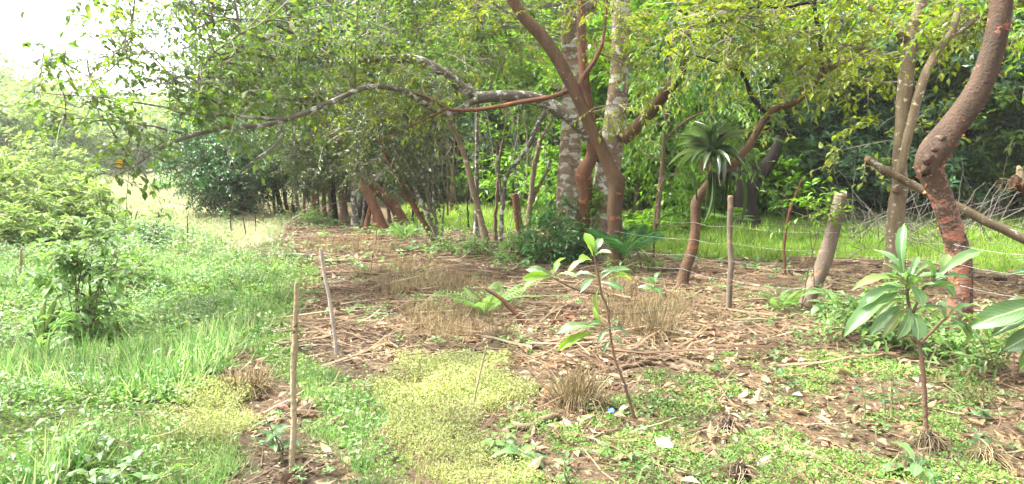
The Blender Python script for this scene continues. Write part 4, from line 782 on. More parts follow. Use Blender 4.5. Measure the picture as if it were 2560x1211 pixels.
for a in [(1482, 640, 1462, 572, .02, None, (.3, -1, .1), [BLY], .42), (1482, 640, 1508, 588, .06, None, (-.4, -1, .3), BL, .38), (1480, 650, 1400, 668, -.05), (1484, 645, 1530, 620, -.1), (1478, 655, 1445, 640, -.1, None, (0, -.6, 1), [BLY], .4), (1490, 690, 1420, 690, .1), (1494, 690, 1555, 668, -.05), (1500, 700, 1585, 655, .02), (1500, 705, 1566, 724, -.1, None, (.2, -1, .5)), (1490, 700, 1450, 708, -.16), (1520, 700, 1590, 690, .1, None, (0, -.5, 1), [BLY])]: lf2(*a)
for a in [(1380, 694, 1318, 660, -.05, None, (.3, -1, .6), BL, .38), (1380, 694, 1298, 695, -.1, None, (0, -1, .6), [BLY], .3), (1382, 692, 1412, 632, .05, None, (-.8, -.5, .3), [BLY], .26), (1375, 695, 1280, 730, .05), (1390, 690, 1450, 690, -.1), (1384, 690, 1400, 650, .1)]: lf2(*(a[:5] + ((None, (0, -.5, 1), BL, .27) if len(a) == 5 else a[5:])), dY0=-.15)
for a in [(1500, 820, 1375, 830, -.02, None, (0, -.6, 1), BL, .30), (1490, 830, 1378, 878, -.08, None, (0, -1, .8), [BLY], .22), (1515, 825, 1585, 820, -.03), (1515, 820, 1470, 800, -.12), (1520, 825, 1490, 850, -.1), (1525, 840, 1560, 850, -.1), (1510, 815, 1478, 760, .05, None, (-.6, -.7, .4), [BLY], .26), (1525, 815, 1560, 790, .1), (1528, 850, 1505, 880, -.08), (1498, 720, 1490, 790, -.08, None, (-.8, -.6, .2), [BLY], .2)]: lf2(*a)
# big sapling on the right
g = G(2316, 1112); Y = g[1]; r = thing('sapling', 'big leaved sapling with broad pale leaves in front of the red trunk', 'sapling', g, 'young planted saplings')
q = PX([(2318, 1112, 15), (2314, 1050, 13), (2310, 960, 12), (2302, 880, 10.5), (2285, 820, 9), (2272, 760, 8), (2266, 710, 7), (2264, 690, 7)], Y); stemtube(r, q, B_BROWN)
q2 = PX([(2300, 860, 8), (2330, 830, 7, .05), (2370, 790, 6, .1)], Y); stemtube(r, q2, B_BROWN, 'branch')
q3 = PX([(2280, 790, 8), (2310, 720, 6, -.05), (2340, 700, 5, -.1)], Y); stemtube(r, q3, B_BROWN, 'branch')
for a in [(2262, 712, 2210, 640, .1), (2262, 700, 2190, 600, .12), (2258, 705, 2120, 700, -.05), (2262, 720, 2125, 760, -.1), (2266, 735, 2085, 825, -.15), (2268, 745, 2175, 790, -.05), (2270, 770, 2200, 850, -.14), (2272, 770, 2255, 850, -.2, None, (0, -1, .3)), (2274, 780, 2310, 850, -.2, None, (.1, -1, .35), BL, .48), (2270, 760, 2160, 845, -.1),
          (2268, 715, 2320, 760, -.2, None, (.1, -1, .5), BL, .4), (2275, 700, 2350, 640, .05), (2270, 700, 2300, 630, .1), (2330, 705, 2470, 610, .05, None, (-.2, -.8, 1), BL, .2), (2340, 700, 2415, 740, -.05, None, (0, -1, .7), BL, .42), (2335, 705, 2440, 680, -.05), (2345, 700, 2382, 620, .05, None, (-.4, -1, .2), BL, .36), (2330, 770, 2425, 785, -.08), (2370, 790, 2470, 865, -.05, None, (-.1, -1, .6), BL, .3), (2370, 790, 2450, 800, .06), (2365, 795, 2350, 730, .1, None, (-.3, -1, .2)), (2365, 795, 2440, 745, .0), (2262, 690, 2250, 535, .05, None, (-.7, -.7, .1), BL, .2), (2262, 730, 2140, 740, .1), (2264, 725, 2150, 800, .08), (2275, 740, 2345, 700, -.15), (2280, 780, 2380, 760, -.12)]: lf2(*(tuple(a) + (None, (0, -.5, 1), BL[:2], .21))[:9] if len(a) == 5 else a)
whorl(r, BL, P(2266, 700, Y), (0, 0, 1), 8, .2, .26, tilt=.7); whorl(r, BL[:2], P(2370, 790, Y + .1), (.3, 0, .8), 7, .19, .28, tilt=.3); whorl(r, BL[:2], P(2338, 704, Y - .08), (.5, 0, .7), 6, .19, .26, tilt=.5)
# leaves reaching in from the right edge
g = G(2650, 1010); Y = g[1]; r = thing('sapling', 'sapling mostly out of view whose long leaves reach in from the edge', 'sapling', g, 'young planted saplings')
q = PX([(2650, 1010, 18), (2650, 900, 15), (2640, 800, 12), (2625, 720, 10), (2610, 660, 7)], Y); stemtube(r, q, B_BROWN)
for a in [(2640, 760, 2408, 808, -.1, None, (0, -.9, .7), BL, .26), (2640, 790, 2455, 838, -.05), (2640, 800, 2495, 885, -.1, None, (-.2, -1, .5), BL, .3), (2625, 700, 2520, 665, 0), (2620, 680, 2515, 640, .05), (2640, 820, 2540, 940, -.1, None, (-.3, -1, .3), BL, .36), (2630, 760, 2480, 760, .1), (2630, 700, 2740, 640, 0), (2640, 780, 2780, 800, -.1), (2640, 790, 2690, 900, -.15)]: lf2(*(tuple(a) + (None, (0, -.5, 1), BL[:2], .21))[:9] if len(a) == 5 else a)

def herb(name, label, base, top, n, l, meshes, wr=.4, group=None, stems=1, spread=.12, smat=None, cat='plant', tilt=.2):
    g = G(*base); Y = g[1]; r = thing(name, label, cat, g, group); H_ = P(top[0], top[1], Y) - g
    per = max(1, n // stems)
    for s_ in range(stems):
        o = np.array([R.normal() * spread * .4, R.normal() * spread * .4, 0]); e = H_ * (.6 + .45 * R.random() if s_ else 1) + np.array([R.normal() * spread, R.normal() * spread, 0]) * (1 if s_ else .2)
        t = np.linspace(0, 1, 5)[:, None]; ax = g + o + e * t + np.array([R.normal() * .02, 0, 0]) * np.sin(3 * t); rr = np.linspace(.006, .002, 5)[:, None] * (1 + l * 1.5)
        MB().adds(tube(np.hstack([ax, rr]), 5, step=.06, wob=.05)).build('stem', smat or M_STEM, r, smooth=True)
        for k in range(per):
            f = .25 + .75 * (k + .5) / per; p = g + o + e * f; a = k * 2.4 + R.random() * .6; d = np.array([math.cos(a), math.sin(a), tilt + .35 * f + R.normal() * .2])
            leaf_at(r, meshes, p, d, np.array([0, 0, 1.]) + R.normal(size=3) * .25 - d * .3, l * (1.15 - .5 * f) * (.75 + .4 * R.random()), wr)
    return r
# leafy bush at left, and shrubs
herb('leafy_bush', 'slender dark stems with long drooping leaves inside the bush beside the strap leaves', (205, 868), (215, 590), 80, .12, WL, .44, stems=9, spread=.22, smat=B_BROWN, cat='bush', tilt=0)
g = G(125, 856); r = thing('strap_leaved_plant', 'clump of long upright strap leaves at the foot of the bush', 'plant', g)
for k, (u, v) in enumerate([(80, 790), (140, 745), (150, 770), (60, 830), (175, 800), (110, 760)]): p = P(u, v, g[1] - .05 * k); leaf_at(r, [SL[0]], g, p - g, (0.2, -1, .3), np.linalg.norm(p - g) * 1.05, .16)
def shrub(label, base, rows, lm, ll=.09, name='shrub', group='shrubs along the far side of the field', nparts=0, T=None, nst=8, cat='shrub', kind=None):
    g = G(*base); Y = g[1]; r = thing(name, label, cat, g, group); mb = MB(); an = []
    for k in range(nst):
        u, v = rows[k % len(rows)][:2]; e = P(u + R.normal() * 20, v + R.normal() * 10, Y) ; t = np.linspace(0, 1, 5)[:, None]; o = g + np.array([R.normal() * .15, R.normal() * .15, -.05]); q = o * (1 - t) + e * t + np.array([0, 0, .15]) * np.sin(3.1 * t); an.append(q); mb.add(*thin(q[None], .02 if Y > 9 else .008, .007 if Y > 9 else .004))
    mb.build('stems', B_BROWN, r, kind='stuff'); c = Crown(); blobs(c, Y, rows, np.vstack(an), ll=ll, L=.4, n=9, up=.4, droop=.3); c.build(r, lm, M_STEM, T or T_leaf4(), wr=.42, nparts=nparts, tw_every=2); return r
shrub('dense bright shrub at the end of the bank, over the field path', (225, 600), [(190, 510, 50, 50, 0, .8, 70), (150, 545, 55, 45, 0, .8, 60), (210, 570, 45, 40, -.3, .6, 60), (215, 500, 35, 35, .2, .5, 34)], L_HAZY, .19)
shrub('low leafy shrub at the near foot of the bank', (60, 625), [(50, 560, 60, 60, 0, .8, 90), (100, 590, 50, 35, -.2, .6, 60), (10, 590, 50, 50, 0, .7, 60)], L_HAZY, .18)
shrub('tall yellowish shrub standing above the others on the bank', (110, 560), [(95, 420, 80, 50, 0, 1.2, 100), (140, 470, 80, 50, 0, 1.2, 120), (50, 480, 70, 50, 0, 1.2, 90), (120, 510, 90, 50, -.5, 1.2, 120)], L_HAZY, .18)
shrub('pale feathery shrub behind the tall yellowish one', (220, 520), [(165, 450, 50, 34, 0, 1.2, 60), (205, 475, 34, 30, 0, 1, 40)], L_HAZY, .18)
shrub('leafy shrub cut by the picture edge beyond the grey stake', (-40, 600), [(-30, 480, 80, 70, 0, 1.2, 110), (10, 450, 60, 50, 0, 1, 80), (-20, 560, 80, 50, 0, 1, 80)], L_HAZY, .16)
shrub('small dark green shrub alone in the near field', (368, 622), [(366, 595, 24, 22, 0, .25, 26), (372, 580, 14, 16, 0, .2, 12)], L_DEEP, .10, nst=4)
shrub('low broad leaved clump far out in the field', (405, 477), [(405, 468, 20, 9, 0, .8, 26)], L_BRIGHT, .30, nst=4)
shrub('little shrub by the thin stick of the field', (405, 560), [(404, 545, 14, 14, 0, .4, 20)], L_BUSH, .12, nst=4)
shrub('small leafy weed clump on the path side of the bank', (322, 560), [(318, 540, 18, 16, 0, .5, 24)], L_BRIGHT, .14, nst=4)
shrub('upright leafy bush with ovate leaves rising alone from the weeds', (200, 866), [(205, 625, 26, 36, 0, .16, 7), (205, 680, 34, 40, 0, .18, 9), (185, 730, 42, 40, 0, .2, 11), (235, 725, 32, 40, 0, .2, 9), (235, 770, 45, 50, -.1, .25, 14), (180, 790, 45, 45, -.1, .25, 12)], L_BUSH, .115, name='bush', group=None, nparts=240, T=T_leaf6(), nst=10, cat='bush')
shrub('dark weed clump right behind the leafy bush', (318, 730), [(320, 690, 34, 24, 0, .25, 26), (345, 675, 18, 14, 0, .2, 10)], L_BUSH, .09, nst=5)
shrub('dark leafy creeper bush climbing the foot of the white patched trunk', (1392, 655), [(1390, 575, 44, 36, 0, .4, 70), (1370, 610, 44, 36, -.3, .4, 60), (1410, 540, 30, 26, 0, .3, 26), (1400, 640, 40, 22, -.3, .3, 40)], L_DEEP, .10, group=None)
shrub('green vine leaves wrapping the swollen red trunk', (1480, 652), [(1482, 460, 14, 26, -.1, .1, 7), (1474, 500, 16, 26, -.1, .1, 8)], L_BRIGHT, .13, name='climbing_vine', cat='vine', group=None, T=T_leaf6(), nst=3)
shrub('fresh shoots on the side of the leaning cut post', (2055, 778), [(2055, 530, 20, 28, 0, .15, 9), (2035, 520, 14, 20, 0, .15, 5)], L_BRIGHT, .09, name='climbing_shoots', cat='vine', group=None, T=T_leaf6(), nst=2)
shrub('yellow lit broad leaved weeds behind the wire at the forest edge', (1640, 592), [(1600, 570, 50, 18, 0, .8, 30), (1660, 565, 50, 18, .5, .8, 30), (1720, 572, 40, 14, .5, .8, 20)], L_BRIGHT, .22, group=None, T=T_leaf6())
# weeds at the feet of the fence and trunks
FT = 'weeds growing at the feet of the trunks'
for lab, b, rows, lm, ll in [
 ('weeds at the foot of the big red trunk', (2290, 890), [(2270, 820, 70, 40, 0, .3, 40), (2200, 830, 50, 40, .2, .3, 30), (2340, 850, 40, 30, -.1, .2, 20)], L_BUSH, .10),
 ('ferny weeds under the far red fence trunks', (740, 570), [(760, 560, 60, 10, 0, .8, 40), (820, 568, 60, 12, 0, .6, 40)], L_BUSH, .11),
 ('weeds below the long leaning red trunk', (980, 590), [(960, 585, 60, 14, 0, .5, 40), (1030, 595, 50, 16, 0, .5, 36)], L_BUSH, .10),
 ('weeds around the white foot of the many stemmed tree', (1140, 640), [(1150, 615, 50, 20, 0, .4, 36), (1110, 640, 40, 14, -.2, .3, 20)], L_BUSH, .09),
 ('weeds between the curved pale trunk and the round post', (1290, 655), [(1290, 630, 50, 20, 0, .4, 36), (1240, 650, 40, 16, -.2, .3, 22)], L_BUSH, .09),
 ('bright weeds beside the elbowed red trunk', (1590, 680), [(1592, 645, 26, 24, 0, .3, 20), (1575, 700, 30, 18, -.3, .2, 16)], L_BRIGHT, .08),
 ('glossy weeds at the foot of the leaning cut post', (2080, 790), [(2060, 760, 40, 24, 0, .25, 22), (1950, 790, 40, 30, 0, .3, 20)], L_BUSH, .08),
 ('dark weeds below the leaves reaching in from the edge', (2530, 960), [(2510, 900, 40, 40, 0, .2, 20), (2550, 870, 30, 40, 0, .2, 14)], L_BUSH, .08)]: shrub(lab, b, rows, lm, ll, name='weed_clump', group=FT, nst=5, cat='weeds')
# epiphyte-like broad plant at the cut trunk, and numbered little plants, each with its own leaves
def rosette(name, label, base, top, n, l, meshes, wr=.36, tilt=.25, group=None, cat='plant'):
    g = G(*base); Y = g[1]; r = thing(name, label, cat, g, group); p = P(top[0], top[1], Y)
    t = np.linspace(0, 1, 4)[:, None]; q = g * (1 - t) + p * t; MB().adds(tube(np.hstack([q, np.linspace(.006, .004, 4)[:, None]]), 5, step=.05)).build('stem', M_STEM, r, smooth=True)
    whorl(r, meshes, p, (0.05, -.15, 1), n, l, wr, tilt); return r
SG = 'seedlings scattered in the litter'
rosette('broad_leaved_plant', 'broad leaved plant sprouting at the foot of the leaning cut post', (2085, 800), (2080, 745), 11, .30, BL, .38, .2)
rosette('seedling', 'seedling with splayed pale leaves close below the big leaved sapling', (2300, 1190), (2292, 1155), 10, .19, BL, .36, .15, SG)
rosette('seedling', 'bright seedling standing in the yellow ground cover beside a leafy clump', (1302, 1165), (1305, 1132), 7, .17, WE, .42, .3, SG)
herb('seedling', 'leafy low clump growing in the yellow ground cover', (1240, 1150), (1240, 1085), 26, .11, WL, .5, SG, 5, .09)
herb('seedling', 'upright light green seedling at the lower edge of the litter', (1418, 1235), (1415, 1155), 12, .10, WE, .4, SG, 1)
herb('seedling', 'spindly plant with folded leaves beside the nearest stake', (706, 1158), (655, 1040), 12, .16, WE, .5, SG, 2, .12)
herb('seedling', 'green trailing seedlings right of the central sapling foot', (1560, 1165), (1620, 1120), 40, .075, WL, .5, SG, 8, .16)
herb('seedling', 'thin seedling with pale leaves beside the mossy patch', (1935, 960), (1930, 880), 10, .12, WD, .4, SG, 1)
herb('seedling', 'short seedling with three pale leaf pairs in the mossy patch', (1985, 1000), (1985, 955), 8, .12, WD, .42, SG, 1)
herb('seedling', 'seedling with two round leaves left of the mossy patch', (1828, 950), (1822, 905), 5, .11, WE, .6, SG, 1)
herb('seedling', 'small seedling with pale leaves below the long side leaves', (2440, 1050), (2432, 1020), 6, .10, WD, .55, SG, 1)
herb('seedling', 'wispy green plant left of the big leaved sapling stem', (2215, 1050), (2215, 900), 30, .07, WD, .45, SG, 4, .10)
herb('seedling', 'seedling with drooping leaves left of the crooked red trunk', (1642, 745), (1640, 690), 9, .22, WE, .45, SG, 1)
herb('seedling', 'wide seedling tucked under the twin pale trunks', (1520, 700), (1530, 650), 12, .18, WE, .4, SG, 2)
herb('seedling', 'bright tiny seedling beside the dry straw clump', (1460, 945), (1462, 925), 6, .05, WE, .5, SG, 1)
herb('seedling', 'pale broad weed at the lower end of the grass', (240, 1215), (240, 1165), 30, .14, WE, .5, SG, 6, .2)
herb('seedling', 'leafy weed amid the long lush blades', (445, 950), (440, 860), 16, .14, WE, .35, SG, 3, .15)
herb('seedling', 'small weed at the grass edge above the bare soil', (660, 720), (655, 690), 12, .10, WL, .45, SG, 3, .15)
herb('seedling', 'low leafy plant right of the wispy green plant', (2480, 1130), (2470, 1095), 8, .09, WD, .5, SG, 2, .1)
# fern fronds and pinnate leaves
def frond_mesh(name, mat, n=16, w=.16, droop=.5, lw=.22):
    t = np.linspace(.08, 1, n); p = np.stack([np.zeros(n), t, .25 * t - droop * t * t], 1); pos = []; d = []; nn = []; l = []
    for s in (-1, 1):
        pos.append(p); d.append(np.stack([np.full(n, s * 1.0), np.full(n, .45), np.full(n, -.15)], 1)); nn.append(np.tile([0, .2, 1.0], (n, 1))); l.append(w * np.sin(np.clip(t * 2.9 + .15, 0, 3.05)) + .02)
    pos, d, nn, l = map(np.concatenate, (pos, d, nn, l)); mb = MB().add(*stamp(T_leaf4(), pos, d, nn, l * lw, l))
    tt = np.linspace(0, 1, 6); mb.add(*thin(np.stack([np.zeros(6), tt, .25 * tt - droop * tt * tt], 1)[None], .012, .004)); return mb.mesh(name, mat)
FR = [frond_mesh('frond', L_BUSH, 18, .2, d) for d in (.35, .65)]; FRY = [frond_mesh('frond', L_YEL if False else L_BRIGHT, 12, .26, .25, .42)]; FRP = [frond_mesh('frond', L_DEEP, 22, .34, .5, .13)]
def fern(label, base, top, n, l, meshes, name='fern', cat='fern', tilt=.9, group='ferns by the trunks'):
    g = G(*base); Y = g[1]; p = P(*top, Y); r = thing(name, label, cat, g, group)
    if p[2] - g[2] > .12: MB().adds(tube(np.array([[*g, .008], [*((g + p) / 2 + np.array([.01, 0, 0])), .007], [*p, .005]]), 5, step=.06)).build('stem', M_STEM, r, smooth=True)
    else: p = g
    for k in range(n):
        a = k * 2.4 + R.random(); d = np.array([math.cos(a), math.sin(a), tilt + R.normal() * .15]); inst('frond', meshes[k % len(meshes)], r, frame_matrix(p - g, nrm(d), np.array([0, 0, 1.]) + R.normal(size=3) * .1 - d * .2, l * (.8 + .4 * R.random()), l * (.8 + .4 * R.random())))
fern('feathery fern left of the white patched trunk', (1345, 655), (1345, 655), 9, .75, FR)
fern('spiky palm like fern at the foot of the elbowed red trunk', (1560, 690), (1560, 640), 7, .7, FRP)
fern('narrow fern standing left of the leaning cut post', (1955, 780), (1950, 760), 8, .48, FR)
fern('fern in the straw beside a leaning red stick', (1215, 790), (1215, 790), 9, .62, FR)
fern('low dark fern close to the fence below the leaning trunks', (1010, 600), (1010, 600), 8, .6, FR)
fern('yellow lit seedling with flat feathery leaves behind the grey cut post', (1822, 660), (1822, 545), 10, .52, FRY, 'feathery_seedling', 'seedling', .18, None)

# ------------------------------------------------------------------ bromeliad
c0 = P(1778, 392, YE - .16); r = thing('bromeliad', 'large spiky bromeliad perched on the crook of the red trunk', 'bromeliad', c0)
for k in range(50):
    a = k * 2.4; el = [1.5, 1.0, .5, -.1][k % 4] + R.normal() * .2; d = np.array([math.cos(a) * 1.15, math.sin(a) * .8, el]); d[0] -= .25
    l = (.42 + .18 * R.random()) * (1 if el > -.2 else .8); m = SL[0 if el > .35 else 1]
    inst('leaf', m, r, frame_matrix(np.array([R.normal() * .03, R.normal() * .03, R.normal() * .03 + .02]), nrm(d), np.array([0, 0, 1.]) + .02 * R.normal(size=3) - d * .1, .075 + .025 * R.random(), l))
DL = big_leaf('dead_leaf', M_DEADLEAF, .9, .3, 0, 7, 'strap')
for k in range(5):
    a = R.random() * 6.28; d = np.array([math.cos(a) * .5, math.sin(a) * .4 - .1, -1.0]); inst('dead_leaf', DL, r, frame_matrix(np.array([R.normal() * .07, R.normal() * .05, -.05]), nrm(d), np.array([math.cos(a), math.sin(a), .3]), .03, .18 + .15 * R.random()))
for k in range(10):
    p = P(1778 + R.normal() * 45, 430, YE - .1 + R.normal() * .06) - c0; inst('leaf', SL[0], r, frame_matrix(p, nrm(np.array([R.normal() * .12, R.normal() * .1, -1])), np.array([R.normal() * .3, -1, 0]), .035, .4 + .35 * R.random()))

# ------------------------------------------------------------------ fallen wood
def fallen(label, pts, w, bark, cat='branch', name='fallen_branch', lift=.6, seg=8, fork=()):
    q = []
    for (u, v) in pts: g = G(u, v); r_ = w / 2 / FPX * g[1]; q.append([g[0], g[1], g[2] + r_ * lift + .005, r_])
    q = np.array(q); q[-1, 3] *= .6; r = thing(name, label, cat, q[0, :3], 'fallen branches on the litter'); MB().adds(tube(q, seg, wob=.12, jit=.03)).build('wood', bark, r, smooth=True)
    for f in fork:
        e = []
        for (u, v) in f: g = G(u, v); e.append([g[0], g[1], g[2] + .03, w / 3.4 / FPX * g[1]])
        MB().adds(tube(np.array(e), 6, wob=.1, jit=.03)).build('side_branch', bark, r, smooth=True)
for a in [
 ('long dark arched branch right of the central sapling stem', [(1490, 940), (1560, 925), (1620, 915), (1690, 920), (1745, 938)], 12, B_BROWN),
 ('thin forked branch below the dark arched branch', [(1500, 975), (1580, 955), (1660, 935), (1690, 925)], 7, B_BROWN),
 ('pale split log lying at the lower right in the mossy patch', [(1900, 1110), (1960, 1130), (2030, 1150), (2080, 1165)], 22, B_TAN),
 ('broken pale log below the dry straw clump', [(1270, 1080), (1320, 1070), (1370, 1055), (1400, 1048)], 20, B_TAN),
 ('dark stick between yellow cover and straw', [(1050, 945), (1130, 952), (1210, 948), (1290, 945)], 10, B_BROWN),
 ('long thin stick across the bare soil by the grey stake', [(790, 858), (850, 855), (930, 845)], 8, B_BROWN),
 ('dark stick near the standing straw and red stick', [(1160, 858), (1220, 856), (1290, 852)], 9, B_RED),
 ('short thick log nearest in the heap by the grey stake', [(800, 728), (840, 726), (888, 728)], 15, B_BROWN),
 ('pale log end in the heap above the short thick log', [(818, 716), (850, 714), (872, 710)], 14, B_LICHEN),
 ('dark log at the far side of the small heap', [(810, 690), (860, 688), (918, 686)], 13, B_BROWN),
 ('stubby reddish log at the top of the litter heap', [(816, 662), (832, 660), (850, 659)], 13, B_RED),
 ('long log edging the litter below the weeds', [(830, 606), (890, 604), (950, 602), (990, 600)], 9, B_RED),
 ('grey branch lying on the grass under the far fence', [(620, 645), (700, 640), (790, 642)], 9, B_GREY),
 ('thick brown chunk with peeling bark left of the sapling', [(1405, 775), (1430, 772), (1448, 774)], 16, B_RED),
 ('reddish chunk beside the peeling brown chunk', [(1378, 812), (1400, 805), (1425, 800)], 13, B_RED),
 ('short red chunk standing out in the chopped wood', [(1418, 795), (1432, 800), (1440, 812)], 18, B_RED),
 ('straight chopped stick lying behind the red chunks', [(1330, 790), (1380, 783), (1450, 785)], 9, B_BROWN),
 ('long stick below the grey cut post', [(1700, 850), (1800, 840), (1900, 838), (1990, 828)], 9, B_BROWN),
 ('dark branch behind the crooked red trunk foot', [(1760, 655), (1830, 668), (1920, 675), (1960, 690)], 9, B_DARK),
 ('dark log between the crooked red trunk and the grey cut post', [(1730, 700), (1770, 705), (1800, 702)], 16, B_BROWN),
 ('dark log behind the leaning cut post', [(1860, 725), (1930, 735), (2010, 730)], 14, B_BROWN),
 ('old grey log right of the leaning cut post', [(2120, 728), (2200, 735), (2300, 742), (2380, 738)], 15, B_BROWN),
 ('dark log lying right of the big red trunk', [(2430, 700), (2500, 705), (2580, 700)], 14, B_DARK),
 ('thin stick pointing at the mossy patch from the sapling', [(1670, 890), (1720, 940), (1790, 1000), (1850, 1070)], 5, B_TAN),
 ('grey bent twig at the foot of the lower right seedling', [(1800, 1010), (1900, 1100), (1960, 1180)], 6, B_GREY),
 ('pale twig beside the white wrapper', [(1480, 1100), (1560, 1075), (1640, 1062)], 7, B_TAN),
 ('white weathered twig in the straw', [(978, 780), (990, 790), (1000, 800)], 8, B_LICHEN),
 ('reddish twig close to the blue scrap', [(1530, 1045), (1580, 1032), (1650, 1015)], 8, B_RED),
]: fallen(*a)
g = G(1318, 812); q = PX([(1318, 815, 14), (1290, 785, 13), (1250, 745, 11), (1212, 722, 7)], g[1]); r = thing('propped_stick', 'dark red stick propped up at a slant over the straw', 'stick', g); MB().adds(tube(q, 8)).build('wood', B_RED, r, smooth=True)
# dark root stump lower right of centre
for lab, (u, v), n in [('torn dark root clump lifting from the ground', (1820, 1085), 26), ('frayed root clump at the lower picture edge', (1850, 1205), 24), ('shredded fibre heap around the big leaved sapling foot', (2320, 1120), 60), ('matted straw heap at the lower right', (2470, 1160), 44)]:
    g = G(u, v); r = thing('root_clump', lab, 'roots', g, 'clumps of torn roots and fibre'); n = int(n * 2.2); a = R.random(n) * 6.28; e = .04 + .15 * R.random(n); t = np.linspace(0, 1, 5)[None, :, None]
    tip = np.stack([np.cos(a) * e, np.sin(a) * e, -.02 + .03 * R.random(n)], 1); mid = tip * .4 + np.array([0, 0, 1]) * (.02 + .14 * R.random((n, 1))) + R.normal(size=(n, 3)) * .03; st = R.normal(size=(n, 3)) * .03 + np.array([0, 0, .06])
    q = g + (1 - t) ** 2 * st[:, None] + 2 * t * (1 - t) * mid[:, None] + t * t * tip[:, None]; MB().add(*thin(q, .0032, .0018)).build('fibres', M_TWIG if u < 2000 else M_STRAW, r, kind='stuff')
    MB().adds(tube(np.array([[*(g - [0, 0, .05]), .05], [*(g + [0, 0, .05]), .04], [*(g + [.02, 0, .09]), .02]]), 8, wob=.3)).build('core', B_DARK, r, smooth=True)
# dead brush
n = 130; bx = []
for i in range(n):
    u = 2130 + 460 * R.random(); v = 640 + 16 * R.normal(); g = G(u, v); g[1] += R.normal() * .8 + 1.5; g[0] *= 1 + .08 * R.random(); g[2] = Hgt(g[0], g[1]); a = R.normal() * .9; L = .8 + 1.4 * R.random(); d = nrm(np.array([math.sin(a) * (1 if R.random() < .5 else -1), R.normal() * .5, .15 + .55 * abs(R.normal())])); t = np.linspace(0, 1, 6)[:, None]
    bx.append(g + np.array([0, 0, .05 + .45 * R.random()]) + d * L * t + np.array([R.normal() * .3, R.normal() * .2, -.45 * R.random()]) * t ** 2 + R.normal(size=(6, 3)) * .02)
o = MB().add(*thin(np.array(bx), .008, .003)).build('brush_pile', M_GREYTWIG, kind='stuff'); o['label'] = 'tangled pile of bare grey branches behind the big red trunk'
bx = []
for i in range(70):
    u = 560 + 180 * R.random(); v = 545 + 14 * R.normal(); g = G(u, min(max(v, 528), 575)); d = nrm(np.array([R.normal(), R.normal() * .4, .12 + .2 * abs(R.normal())])); t = np.linspace(0, 1, 5)[:, None]; bx.append(g + d * (1 + 1.5 * R.random()) * t + R.normal(size=(5, 3)) * .03 + np.array([0, 0, .05]))
o = MB().add(*thin(np.array(bx), .014, .006)).build('brush_heap', M_TWIG, kind='stuff'); o['label'] = 'heap of dead branches under the far end of the live fence'
# scraps
g = G(1530, 1040); nn_ = 5; xs, ys = np.meshgrid(np.linspace(-.5, .5, nn_), np.linspace(-.5, .5, nn_), indexing='ij'); 
def scrap(name, label, u, v, w, h, mat, crump):
    g = G(u, v); V = np.stack([g[0] + xs * w, g[1] + ys * h, g[2] + .025 + crump * R.normal(size=xs.shape)], -1).reshape(-1, 3); i, j = np.meshgrid(np.arange(4), np.arange(4), indexing='ij'); Q = np.stack([i * 5 + j, (i + 1) * 5 + j, (i + 1) * 5 + j + 1, i * 5 + j + 1], -1).reshape(-1, 4)
    tag(MB().add(V, Q).build(name, mat, origin=tuple(g), smooth=True), label, 'litter')
scrap('blue_scrap', 'small blue plastic scrap by the foot of the central sapling', 1528, 1036, .035, .05, plain('blue_plastic', (.05, .12, .5), .4), .008)
scrap('white_wrapper', 'crumpled white wrapper lying in the leaf litter', 1660, 1118, .10, .12, plain('white_plastic', (.7, .68, .62), .5), .015)

# ------------------------------------------------------------------ dry straw clumps
def straw(label, base, w, top, n, name='straw_clump'):
    g = G(*base); Y = g[1]; hh = (base[1] - top) / FPX * Y; rr = w / 2 / FPX * Y; r = thing(name, label, 'straw clump', g, 'cut clumps of dry straw')
    a = R.random(n) * 6.28; e = rr * np.sqrt(R.random(n)); o = g + np.stack([np.cos(a) * e, np.sin(a) * e, np.full(n, -.02)], 1); ln = hh * (.35 + .75 * R.random(n)); le = np.stack([np.cos(a) * e / rr * .4 + R.normal(size=n) * .25, np.sin(a) * e / rr * .4 + R.normal(size=n) * .25, np.ones(n)], 1)
    q = o[:, None] + (nrm(le) * ln[:, None])[:, None] * np.linspace(0, 1, 4)[None, :, None] + R.normal(size=(n, 4, 3)) * .014; MB().add(*thin(q, .0032, .002)).build('stalks', M_STRAW, r, kind='stuff')
    m = n // 3; a = R.random(m) * 6.28; t = np.linspace(0, 1, 4)[None, :, None]; tip = np.stack([np.cos(a), np.sin(a), np.full(m, -.1)], 1) * (rr * (1.2 + R.random((m, 1)))); q = g + np.array([0, 0, hh * .5]) * np.sin(t * 3.1) * .8 + tip[:, None] * (.3 + .7 * t); q[..., 2] = np.maximum(q[..., 2], g[2] + .005); MB().add(*thin(q, .003, .002)).build('bent_stalks', M_STRAW, r, kind='stuff')
for a in [('dense upright straw clump left of the central sapling stem', (1445, 1015), 90, 905, 260), ('straw clump cut by the grass, left of the nearest stake', (620, 978), 90, 905, 240), ('pair of straw tufts right of the standing straw', (1250, 850), 60, 790, 120), ('green tinged straw tuft right of the sapling', (1630, 842), 90, 770, 200), ('straw tuft near the thick leaning cut post', (1790, 800), 40, 760, 60),
  ('small straw tuft at the grass edge by the log heap', (768, 722), 34, 690, 70), ('loose straw wisps on the right side litter', (2440, 1010), 60, 950, 60)]: straw(*a)
